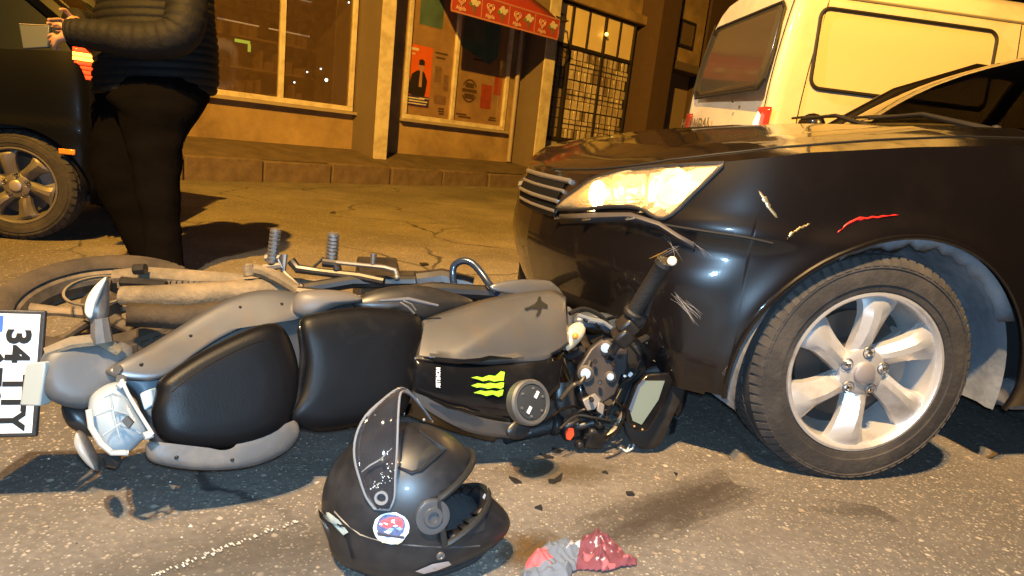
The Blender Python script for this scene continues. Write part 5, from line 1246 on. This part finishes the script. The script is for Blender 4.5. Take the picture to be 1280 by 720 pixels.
# ================================================================== helmet on the asphalt
hc = P(508, 624, 1.30); hyaw = R(10)
hf = V((math.cos(hyaw), math.sin(hyaw), 0)); hs_ = V((math.sin(hyaw), -math.cos(hyaw), 0)); hz_ = V((0, 0, 1))   # forward, its right side (camera), up
tilt = Matrix.Rotation(R(9), 3, hs_) @ Matrix.Rotation(R(-6), 3, hf)
helmet = thing('helmet', 'matt black full face helmet with lifted clear visor standing on the asphalt', 'helmet', (hc.x, hc.y, 0))
hk_ = mat('helmet_matt_black', (.010, .010, .012), .43, var=.2, scale=8, spec=.5, coat=.12, dirt=(.035, .032, .032), dscale=6, damt=.35, rvar=.07)
hin = mat('helmet_padding', (.018, .017, .018), .95, var=.4, scale=60, bump=.4, bscale=150)
def HS(ph, th, out=0.0):
    """shell: ph from the face round to the side (radians), th up"""
    s, c = math.sin(th), math.cos(th)
    chin = sstep(.05, -.62, s) * max(0, math.cos(ph)) ** 1.5
    nape = sstep(-.1, -.7, s) * max(0, -math.cos(ph)) ** 2
    x = .150 * c * math.cos(ph) * (1 + .42 * chin + .22 * nape) + .02 * chin; y = .124 * c * math.sin(ph) * (1 + .10 * sstep(-.1, -.7, s)); z = .148 * s
    if c * math.cos(ph) < 0 and s > 0: x *= 1.06
    p = hf * x + hs_ * y + hz_ * z; q = p + p.normalized() * out
    return hc + tilt @ q
TH0 = R(-56)
def port(ph, th): return abs(ph) < R(66) and -.36 + .30 * math.cos(ph * 1.2) < th < .42 * math.cos(ph * .95) + .08
nph, nth = 96, 48
rows = [[HS(2 * math.pi * i / nph - math.pi, TH0 + (R(89) - TH0) * j / nth) for i in range(nph + 1)] for j in range(nth + 1)]
b = MB(); b.grid(rows); ff = []
for idx, f in enumerate(b.f):
    j, i = divmod(idx, nph); ph = 2 * math.pi * (i + .5) / nph - math.pi; th = TH0 + (R(89) - TH0) * (j + .5) / nth
    if not port(ph, th): ff.append(f)
b.f = ff; b.m = [0] * len(ff)
b.f.append([nth * (nph + 1) + i for i in range(nph)]); b.m.append(0)
shell = b.build('shell', [hk_, hin], helmet, smooth=60)
md = shell.modifiers.new('solid', 'SOLIDIFY'); md.thickness = .028; md.offset = -1; md.material_offset = 1; md.material_offset_rim = 0
hsamp = []
for i in range(420):
    for j in range(160):
        ph, th = 2 * math.pi * i / 420 - math.pi, TH0 + (R(86) - TH0) * j / 159; p = HS(ph, th)
        n = (p - hc).normalized()
        if n.dot(CAM - p) > 0:
            w = p - CAM; Z = w.dot(cf); hsamp.append((ph, th, 640 + FPX * w.dot(cr) / Z, 360 - FPX * w.dot(cu) / Z))
def hfind(x, y): return min(hsamp, key=lambda q: (q[2] - x) ** 2 + (q[3] - y) ** 2)[:2]
def hpatch(pts, out, m, name, ks=(1, .7, .4, .05), parent=None, mats=None, n=None):
    a = [hfind(*q) for q in pts]; c = (sum(p[0] for p in a) / len(a), sum(p[1] for p in a) / len(a))
    q = MB(); q.rings([[HS(c[0] + (p[0] - c[0]) * k, c[1] + (p[1] - c[1]) * k, out) for p in a] for k in ks], True, False)
    return q.build(name, m, parent or helmet, smooth=180)
# edge trim of the eye port, following the shell
edge_t = []
for k in range(65):
    ph = -R(66) + R(132) * k / 64; edge_t.append(HS(ph, .42 * math.cos(ph * .95) + .08, .003))
edge_b = [HS(R(66) - R(132) * k / 64, -.36 + .30 * math.cos((R(66) - R(132) * k / 64) * 1.2), .003) for k in range(65)]
MB().tube(edge_t + edge_b + edge_t[:1], .0065, 8).build('port_trim', mat('rubber_black', (.012, .012, .012), .55), helmet)
MB().tube([HS(2 * math.pi * k / 80, TH0, -.004) for k in range(81)], .010, 8).build('neck_roll', hin, helmet)
# grooves of the lower shell, chin vent, brow vent
MB().tube([HS(*hfind(*q), .0) for q in ((418, 640), (430, 652), (450, 668), (480, 678), (520, 682), (560, 684), (600, 682))], .0022, 6).build('shell_seam', mat('seam_grey', (.05, .05, .055), .4), helmet)
MB().tube([HS(*hfind(*q), .002) for q in ((498, 585), (514, 592), (526, 588), (544, 572), (556, 562), (540, 552), (524, 540))], [.002, .004, .004, .004, .003, .003, .002], 8).build('brow_vent', mat('vent_gloss', (.02, .02, .022), .2, coat=.6), helmet)
hpatch(((520, 588), (546, 568), (552, 562), (538, 556), (524, 572)), .0015, mat('vent_dark', (.006, .006, .006), .6), 'vent_slot')
hpatch(((585, 648), (606, 640), (604, 662), (584, 668)), .0025, mat('chin_mesh', (.02, .02, .022), .5), 'chin_vent')
# visor mechanism disc
def hdisc(x, y, prof, m, name, n=28, out=0.0):
    ph, th = hfind(x, y); p = HS(ph, th, out); a = HS(ph + .05, th) - HS(ph - .05, th); c = HS(ph, th + .05) - HS(ph, th - .05); nn = a.cross(c).normalized()
    if nn.dot(p - hc) < 0: nn = -nn
    return MB().lathe(prof, p, nn, n).build(name, m, helmet)
hdisc(540, 646, [(.032, -.006), (.031, .004), (.027, .0055), (.018, .0045), (.0165, .0075), (.010, .0075), (.009, .002), (0, .002)], mat('pivot_smoke', (.06, .06, .065), .3, var=.2, coat=.5), 'visor_pivot')
hdisc(551, 694, [(.008, -.002), (.0075, .003), (.004, .0035), (.003, .001), (0, .001)], steel, 'rivet', 14)
# round white sticker with coloured print, reflective strips
st = hpatch([(489 + 22.5 * math.cos(a), 660 + 20 * math.sin(a)) for a in [2 * math.pi * k / 24 for k in range(24)]], .0012, mat('sticker_white', (.74, .76, .80), .35, var=.05), 'sticker')
hpatch([(489 + 18 * math.cos(a), 657 + 14.5 * math.sin(a)) for a in [2 * math.pi * k / 20 for k in range(20, 41)]] , .0017, mat('sticker_blue', (.10, .13, .26), .4, var=.8, scale=220), 'sticker_print', parent=st)
hpatch(((474, 657), (478, 650), (488, 646), (500, 647), (505, 653), (504, 660), (494, 657), (484, 660)), .0021, mat('sticker_red', (.52, .10, .12), .4, var=.7, scale=260), 'sticker_print', parent=st)
random.seed(77)
for i in range(9):
    a = random.uniform(0, 6.28); rr_ = random.uniform(3, 12); x, y = 489 + rr_ * math.cos(a) * 1.2, 655 + rr_ * math.sin(a) * .8; w_ = random.uniform(2, 5)
    hpatch(((x - w_, y), (x, y - w_ * .5), (x + w_, y - random.uniform(-1, 2)), (x + w_ * .3, y + w_ * .5)), .0025, mat(*random.choice((('sticker_white', (.74, .76, .80)), ('sticker_red', (.5, .1, .1)), ('sticker_sky', (.25, .38, .6)), ('sticker_ink', (.06, .05, .06))))), 'sticker_print', parent=st)
hpatch(((472, 664), (506, 669), (505, 673), (472, 668)), .0022, mat('sticker_ink', (.06, .05, .06), .4), 'sticker_print', parent=st)
hpatch(((474, 673), (503, 676), (498, 679), (478, 677)), .0022, mat('sticker_yellow', (.75, .66, .35), .4), 'sticker_print', parent=st)
refl = mat('reflective_tape', (.70, .78, .72), .15, .4, var=.25, scale=30, coat=.6)
hpatch(((401, 641), (412, 640), (424, 650), (437, 665), (430, 668), (416, 654)), .002, refl, 'reflective_strip')
hpatch(((519, 713), (540, 704), (560, 700), (563, 705), (545, 712), (530, 716)), .002, mat('reflective_tape_pink', (.74, .60, .55), .15, .4, var=.25, scale=30, coat=.6), 'reflective_strip')
hpatch(((604, 612), (606, 606), (608, 607), (606, 613)), .008, MATS['sticker_white'], 'brow_print'); hpatch(((598, 622), (600, 617), (602, 619), (600, 624)), .008, MATS['sticker_white'], 'brow_print')
hpatch(((392, 640), (402, 636), (418, 652), (436, 672), (444, 700), (430, 700), (408, 676), (392, 652)), .006, hk_, 'rear_spoiler')
# lifted visor: a curved clear sheet from the near pivot arm over to the far side
sm = glass('smoke_visor', (.80, .78, .80), .74, .04, haze=((.26, .26, .29), .07))
vg = [((468, 636), (487, 637), 1.175), ((458, 622), (493, 622), 1.172), ((450, 600), (494, 596), 1.172), ((443, 572), (496, 566), 1.178), ((445, 545), (497, 540), 1.19), ((457, 520), (498, 515), 1.21), ((478, 500), (501, 491), 1.24), ((497, 486), (512, 492), 1.28), ((508, 487), (530, 512), 1.33), ((520, 498), (541, 528), 1.37)]
rows = [[P(a[0] + (c[0] - a[0]) * t, a[1] + (c[1] - a[1]) * t, z - .010 * math.sin(math.pi * t)) for t in (0, .25, .5, .75, 1)] for a, c, z in [((q[0], q[1]), (q[2], q[3]), q[4]) for q in crom([(a[0], a[1], c[0], c[1], z) for a, c, z in vg], 3)]]
visor = MB().grid(rows).build('visor', sm, helmet, smooth=180, solid=.0025)
ed = [r[0] for r in rows] + [r[-1] for r in rows[::-1]]
MB().tube(ed + ed[:1], .0022, 6).build('visor_edge', mat('visor_edge_clear', (.20, .20, .21), .15, coat=.8), visor)
MB().lathe([(.012, .0), (.012, .004), (.008, .004), (.007, .0)], P(477, 622, 1.160), -cf, 20).build('visor_lug', MATS['visor_edge_clear'], visor)
random.seed(21)
ds = MB()
for _ in range(34):
    t = random.random(); x = 466 + 26 * t + random.uniform(-4, 4); y = 612 - 38 * t * random.uniform(.4, 1.1)
    ds.sphere(P(x, y, 1.158), random.uniform(.0004, .0012), 5, 4)
o = ds.build('visor_speckle', mat('speckle_white', (.8, .85, .82), .3), visor); o['kind'] = 'stuff'
MB().tube([P(452, 590, 1.160), P(462, 582, 1.158), P(476, 574, 1.157), P(490, 560, 1.162)], [.0008, .0018, .0015, .0006], 6).build('visor_ridge', MATS['visor_edge_clear'], visor)
MB().sphere(P(530, 525, 1.325), .004, 8, 6).sphere(P(478, 575, 1.155), .0035, 8, 6).build('visor_stud', steel, visor)

# ================================================================== crumpled cloth
random.seed(4)
from mathutils import noise as mnoise
cl_poly = [(649, 714), (658, 696), (672, 682), (690, 672), (708, 667), (718, 674), (726, 668), (733, 664), (752, 662), (762, 670), (772, 676), (784, 690), (797, 694), (796, 703), (776, 706), (758, 712), (728, 708), (716, 712), (712, 726), (650, 728)]
def inside(x, y, poly):
    c = False
    for i in range(len(poly)):
        (x1, y1), (x2, y2) = poly[i - 1], poly[i]
        if (y1 > y) != (y2 > y) and x < (x2 - x1) * (y - y1) / (y2 - y1) + x1: c = not c
    return c
b = MB(); step = 1.0; idx = {}
def ch_(x, y):
    q = V((x / 26, y / 17, .3)); f = mnoise.fractal(q, 1, 2, 4) * .5
    rd = 1 - abs(mnoise.noise(V((x / 34 + y / 40, y / 30 - x / 80, 2.2))) * 2)
    rd2 = 1 - abs(mnoise.noise(V((x / 15 - y / 22, y / 12, 5.2))) * 2.2)
    k_ = 1.5 if x > 722 else 1.0
    return .008 + k_ * .5 * .004 * abs(math.sin(x * .16 + y * .21 + 3 * mnoise.noise(V((x / 20, y / 20, 9.0))))) + .010 * f + .013 * max(0, rd) ** 2 + .006 * max(0, rd2) + .004 * math.exp(-((x - 742) / 18) ** 2 - ((y - 668) / 14) ** 2)
def edge_d(x, y):
    d = 99
    for i in range(len(cl_poly)):
        a, c = V(cl_poly[i - 1]), V(cl_poly[i]); p = V((x, y)); t = max(0, min(1, (p - a).dot(c - a) / (c - a).length_squared)); d = min(d, (p - a - (c - a) * t).length)
    return d
nx, ny = int(152 / step), int(76 / step)
for j in range(ny):
    for i in range(nx):
        x, y = 648 + i * step, 654 + j * step
        if all(inside(x + dx, y + dy, cl_poly) for dx in (0, step) for dy in (0, step)):
            f = []
            for dx, dy in ((0, 0), (1, 0), (1, 1), (0, 1)):
                k = (i + dx, j + dy)
                if k not in idx:
                    px, py = 648 + k[0] * step, 654 + k[1] * step
                    g0_ = G(px, py + 7); h = .004 + ch_(px, py) * min(1, edge_d(px, py) / 9) ** .7
                    idx[k] = len(b.v); b.v.append(V((g0_.x, g0_.y, h)))
                f.append(idx[k])
            nz = mnoise.noise(V((x / 11, y / 9, 1.1))); nz2 = mnoise.noise(V((x / 5, y / 4, 7.1)))
            m = 0 if x < 722 - (y - 690) * .2 else 2
            if m == 0 and ((x - 668) / 18) ** 2 + ((y - 700) / 13) ** 2 < 1 + nz * 1.6: m = 1
            if m == 0 and 705 < x < 724 and 668 < y < 690 + nz * 8 and x - 704 > (690 - y) * .5: m = 3
            if m == 2 and nz2 > .42 and 728 < x < 764 and 678 < y < 708: m = 3
            if m == 2 and nz + nz2 * .4 > .34: m = 4
            b.f.append(f); b.m.append(m)
cl = b.build('cloth', [mat('cloth_grey', (.12, .14, .18), .9, var=.25, scale=30), mat('cloth_pink', (.50, .10, .12), .9, var=.2, scale=30), mat('cloth_crimson', (.15, .04, .055), .9, var=.25, scale=30), mat('cloth_pale', (.38, .38, .42), .9), mat('cloth_rose', (.33, .10, .12), .9)], None, smooth=180, solid=.0025, sub=1)
tag(cl, 'crumpled crimson and grey cloth with pink print lying on the asphalt', 'cloth')
tx = MB()

# ================================================================== broken bits on the road
dk_b = mat('shard_black', (.018, .017, .017), .45, var=.3)
def shard(pts, h, m, name, label, cat, group=None, curl=.0):
    b = MB(); P0 = [G(*q) for q in pts]; c = sum(P0, V((0, 0, 0))) / len(P0)
    n = len(P0); up = [p + V((0, 0, h * random.uniform(.5, 1.2) + .002 + curl * (p - c).length)) for p in P0]
    b.rings([[p + V((0, 0, .001)) for p in P0], up, [c + (p - c) * .7 + V((0, 0, h * .4)) for p in up]], True, True)
    o = b.build(name, m, None, smooth=30); return tag(o, label, cat, group)
GR = 'black plastic shards on the asphalt'; LB = 'small black plastic shard lying on the asphalt near the helmet and handlebar'
random.seed(9)
LBS = ['flat triangular black shard on the asphalt just right of the helmet', 'curled black shard on the asphalt between the helmet and the handlebar', 'thin black sliver on the ground below the motorcycle tank cap', 'longer black sliver lying close to the kill switch', 'black shard lying alone on open asphalt below the instrument panel', 'tiny black chip close behind the helmet shell', 'small black chip on the asphalt above the grey end of the cloth', 'small black chip on the asphalt below the right handlebar', 'tiny black chip beside the curved black plastic piece']
for pts in (((636, 598), (646, 601), (652, 605), (643, 605)), ((685, 601), (692, 602), (703, 594), (701, 602), (692, 606), (686, 605)), ((674, 568), (684, 571), (692, 574), (682, 574)), ((690, 562), (703, 565), (700, 568), (690, 566)), ((782, 617), (790, 618), (793, 621), (784, 621)), ((580, 586), (588, 588), (586, 591)), ((668, 636), (676, 634), (678, 639)), ((752, 592), (757, 590), (760, 594)), ((842, 592), (847, 594), (845, 597))):
    shard(pts, .006, dk_b, 'plastic_shard', LBS.pop(0), 'shard', GR)
shard(((832, 534), (840, 529), (845, 534), (843, 542), (836, 545), (840, 537)), .02, dk_b, 'curved_shard', 'curved black plastic piece on the lit asphalt to the right of the instrument panel', 'shard')
wb_ = MB(); wb_.tube([G(775, 562) + V((0, 0, .006)), G(783, 568) + V((0, 0, .008)), G(790, 566) + V((0, 0, .014)), G(792, 559) + V((0, 0, .018))], .0032, 6); wb_.tube([G(783, 568) + V((0, 0, .008)), G(786, 561) + V((0, 0, .012))], .0025, 6)
tag(wb_.build('broken_clip', mat('white_plastic', (.75, .74, .72), .5), None), 'broken white plastic clip on the asphalt below the instrument panel', 'clip')
for pts in (((410, 268), (417, 266), (420, 269), (412, 270)), ((524, 332), (533, 331), (536, 334), (527, 335)), ((404, 264), (407, 263), (409, 266))):
    shard(pts, .02, dk_b, 'road_debris', 'small dark scrap lying on the orange-lit road behind the motorcycle', 'scrap', 'dark scraps on the far road')
# loose grit
b = MB(); random.seed(31)
for _ in range(1400):
    x, y = random.uniform(-1.1, 1.5), random.uniform(1.0, 3.2); r = random.uniform(.0012, .0038) * (1 if random.random() < .95 else 1.8)
    if (V((x, y)) - V((hc.x, hc.y))).length < .16: continue
    vs = [V((x + r * math.cos(a + x) * random.uniform(.6, 1.2), y + r * math.sin(a + x) * random.uniform(.6, 1.2), 0.0)) for a in (0, 1.5, 3, 4.5)]
    b.add(vs + [V((x, y, r * random.uniform(.6, 1.1)))], [(0, 1, 4), (1, 2, 4), (2, 3, 4), (3, 0, 4)], random.choice((0, 0, 1, 2)))
o = b.build('grit', [mat('grit_tan', (.32, .27, .21), .9), mat('grit_pale', (.50, .46, .40), .9), mat('grit_dark', (.06, .05, .045), .9)], None, smooth=0); o['kind'] = 'stuff'

# ================================================================== person standing behind the motorcycle
pp = P(200, 338, 3.27); pp.z = 0
person = thing('person', 'person in black quilted jacket and dark trousers facing left and holding a phone', 'person', pp)
skin = mat('skin', (.42, .24, .16), .55, var=.12, scale=25)
jk = mat('jacket_black', (.009, .009, .010), .7, spec=.22, var=.3, scale=10, bump=.35, bscale=45)
tr = mat('trousers_charcoal', (.0035, .003, .0032), .95, spec=.03, var=.3, scale=12, bump=.3, bscale=30)
def pring(x0, x1, y, Z, dep, n=20, fold=0, ph=0):
    c = P((x0 + x1) / 2, y, Z); a = (x1 - x0) / 2 * Z / FPX; out = []
    for k in range(n):
        t = 2 * math.pi * k / n; w = 1 + fold * math.sin(5 * t + ph)
        q_ = c + cr * a * math.cos(t) * w + V((0, 1, 0)) * dep * math.sin(t) * w
        if fold > .01:
            q_ += (q_ - c).normalized() * .012 * mnoise.fractal(V((q_.x * 9, q_.y * 9, q_.z * 14)), 1, 2, 3)
        out.append(q_)
    return out
t_ = MB()
t_.rings([pring(*q, fold=.02, ph=i * .22) for i, q in enumerate(crom(((150, 252, 100, 3.22, .19), (140, 258, 120, 3.22, .19), (150, 250, 140, 3.20, .16), (158, 235, 165, 3.18, .11), (164, 226, 195, 3.17, .095), (170, 223, 230, 3.17, .085), (176, 223, 262, 3.17, .085), (182, 224, 292, 3.17, .08), (186, 226, 322, 3.17, .075), (185, 230, 340, 3.17, .08)), 4))])
t_.rings([pring(*q, fold=.02, ph=i * .27) for i, q in enumerate(crom(((128, 226, 98, 3.34, .17), (124, 222, 125, 3.34, .17), (119, 212, 160, 3.34, .14), (118, 198, 200, 3.33, .11), (122, 192, 235, 3.34, .095), (136, 194, 262, 3.36, .085), (150, 200, 290, 3.38, .08), (166, 210, 318, 3.40, .075), (172, 218, 338, 3.42, .075)), 4))])
t_.build('trousers', tr, person, smooth=180)
MB().rings([pring(130, 262, 106, 3.27, .20), pring(130, 262, 116, 3.27, .20)]).build('belt', mat('belt_black', (.02, .018, .016), .4), person)
MB().box(P(166, 112, 3.06), (.03, .01, .022)).build('buckle', steel, person, bevel=.003)
ys = [118 - 1.6 * i for i in range(101)]
jt = [(118, (122, 266, .215)), (100, (123, 270, .235)), (60, (127, 268, .24)), (20, (126, 264, .235)), (-10, (134, 262, .22)), (-26, (150, 255, .20)), (-36, (166, 244, .16)), (-42, (178, 222, .09)), (-50, (180, 216, .08))]
def jl(y, i): return lerp(sorted([(a, b_[i]) for a, b_ in jt]), y)
jr = []
for i, y in enumerate(ys):
    q = abs(math.sin(math.pi * (118 - y) / 9.6)); k = .978 + .03 * q ** .6; x0, x1, d = jl(y, 0), jl(y, 1), jl(y, 2); c = (x0 + x1) / 2
    jr.append(pring(c - (c - x0) * k, c + (x1 - c) * k, y, 3.27, d * k, 28, .004, y * .1))
MB().rings(jr).build('jacket', jk, person, smooth=180)
def sleeve(pts):
    c = crom(pts, 14); b = MB(); rs = []
    for i, q in enumerate(c): rs.append(q[3] * (.95 + .07 * abs(math.sin(math.pi * i / 4.5)) ** .6))
    b.tube([P(q[0], q[1], q[2]) for q in c], rs, 18); return b
sleeve([(230, -30, 3.08, .080), (234, 10, 3.03, .088), (222, 44, 3.0, .086), (180, 52, 2.97, .080), (135, 46, 2.95, .070), (98, 41, 2.94, .060), (88, 41, 2.94, .054)]).build('sleeve', jk, person, smooth=180)
sleeve([(170, -28, 3.46, .08), (165, 20, 3.48, .09), (140, 42, 3.42, .085), (110, 32, 3.3, .07), (92, 26, 3.2, .06)]).build('sleeve', jk, person, smooth=180)
# body with head, arms and hands as one skinned surface
bm = bmesh.new(); sl = bm.verts.layers.skin.verify(); nodes = {}
def nd(name, p, r, par_=None, root=False, r2=None):
    v = bm.verts.new(p); v[sl].radius = (r, r2 or r); v[sl].use_root = root; nodes[name] = v
    if par_: bm.edges.new((nodes[par_], v))
    return name
nd('pelvis', P(192, 92, 3.27), .12, None, True); nd('belly', P(193, 50, 3.27), .13, 'pelvis'); nd('chest', P(198, 6, 3.27), .10, 'belly'); nd('neck', P(196, -44, 3.27), .052, 'chest'); nd('jaw', P(190, -64, 3.26), .066, 'neck'); nd('head', P(190, -88, 3.26), .088, 'jaw'); nd('crown', P(194, -108, 3.27), .070, 'head')
nd('nose0', P(166, -78, 3.26), .020, 'head'); nd('nose', P(160, -74, 3.26), .010, 'nose0')
for sd, zz, hip in (('a', 3.18, 206), ('b', 3.36, 170)):
    nd('hip' + sd, P(hip - 6, 122, zz), .085, 'pelvis'); nd('knee' + sd, P(196 if sd == 'a' else 152, 220, zz), .05, 'hip' + sd); nd('ankle' + sd, P(206 if sd == 'a' else 196, 330, zz), .035, 'knee' + sd)
def arm(sd, sh_, el, wr, palm, side, up, fl=1.0):
    nd('sh' + sd, sh_, .045, 'chest'); nd('el' + sd, el, .045, 'sh' + sd); nd('wr' + sd, wr, .028, 'el' + sd, r2=.024)
    d = (palm - wr).normalized(); nd('pm' + sd, wr + d * .045, .030, 'wr' + sd, r2=.02); nd('pk' + sd, wr + d * .078, .034, 'pm' + sd, r2=.017)
    for k, (off, L, crl) in enumerate(((-.027, .062, .30), (-.009, .072, .40), (.009, .068, .55), (.027, .054, .75))):
        b0 = wr + d * .088 + up * off; n0 = 'f%d%s' % (k, sd); nd(n0 + '0', b0, .0095, 'pk' + sd)
        p = b0; ang = .25
        for s_ in range(3):
            ang += crl * fl; p = p + (d * math.cos(ang) + side * math.sin(ang)) * L * (.42, .33, .25)[s_]; nd(n0 + str(s_ + 1), p, (.0092, .0085, .0070)[s_], n0 + str(s_))
    t0 = wr + d * .028 - up * .026; nd('t0' + sd, t0, .013, 'pm' + sd); p1 = t0 + (d * .6 - up * .75).normalized() * .036; nd('t1' + sd, p1, .0105, 't0' + sd); p2 = p1 + (d * .9 - up * .15 + side * .3).normalized() * .034; nd('t2' + sd, p2, .0085, 't1' + sd)
arm('a', P(228, -22, 3.10), P(222, 46, 3.0), P(92, 43, 2.94), P(66, 51, 2.93), V((0, 1, 0)), V((.1, 0, -1)).normalized())
arm('b', P(172, -20, 3.44), P(150, 42, 3.44), P(94, 26, 3.2), P(70, 34, 3.1), V((0, -1, 0)), V((.1, 0, -1)).normalized())
me = bpy.data.meshes.new('body'); bm.to_mesh(me); bm.free(); me.materials.append(skin)
bo = bpy.data.objects.new('body', me); COL.objects.link(bo); par(bo, person)
md = bo.modifiers.new('skin', 'SKIN'); md.use_smooth_shade = True; md.branch_smoothing = .4
md = bo.modifiers.new('sub', 'SUBSURF'); md.levels = 2; md.render_levels = 2
# hair, eyes, ear
MB().sphere(P(196, -98, 3.27), (.098, .088, .085), 20, 12).build('hair', mat('hair_dark', (.02, .014, .01), .7, bump=.5, bscale=120), person)
MB().sphere(P(196, -80, 3.18), (.012, .01, .028), 10, 8).build('ear', skin, person)
for zz in (3.225, 3.295): MB().sphere(P(168, -86, zz), .010, 10, 8).build('eye', mat('eye_dark', (.05, .04, .03), .2), person)
for x0, zz in ((206, 3.17), (192, 3.42)):
    c = P(x0, 346, zz); c.z = .0
    MB().rings([[c + V((dx, w * math.sin(2 * math.pi * k / 14), max(.004, h0 + h * math.cos(2 * math.pi * k / 14)))) for k in range(14)] for dx, w, h0, h in ((.09, .030, .04, .035), (.06, .042, .05, .05), (0, .045, .05, .05), (-.08, .050, .038, .036), (-.15, .048, .028, .026), (-.19, .03, .022, .018))]).build('shoe', mat('shoe_black', (.02, .018, .017), .5), person, sub=1)
# the phone in the hand
ph_c = [P(23, 30, 2.93), P(62, 32, 2.96), P(60, 59, 2.96), P(28, 61, 2.93)]
ph_o = MB().prism(ph_c, V((0.004, .014, -.002))).build('phone', mat('phone_case', (.030, .045, .07), .4, var=.12, scale=8), None, bevel=.004)
tag(ph_o, 'flat blue-grey phone held in the hand of the person in the black jacket', 'phone')
MB().prism([P(24, 29.2, 2.932), P(61, 31.2, 2.962), P(61, 31.8, 2.962), P(24, 29.8, 2.932)], V((.003, .012, 0))).build('phone_edge_highlight', mat('phone_lit_edge', (.5, .42, .36), .3, .5), ph_o)  # pale strip paints in the light caught by the top edge
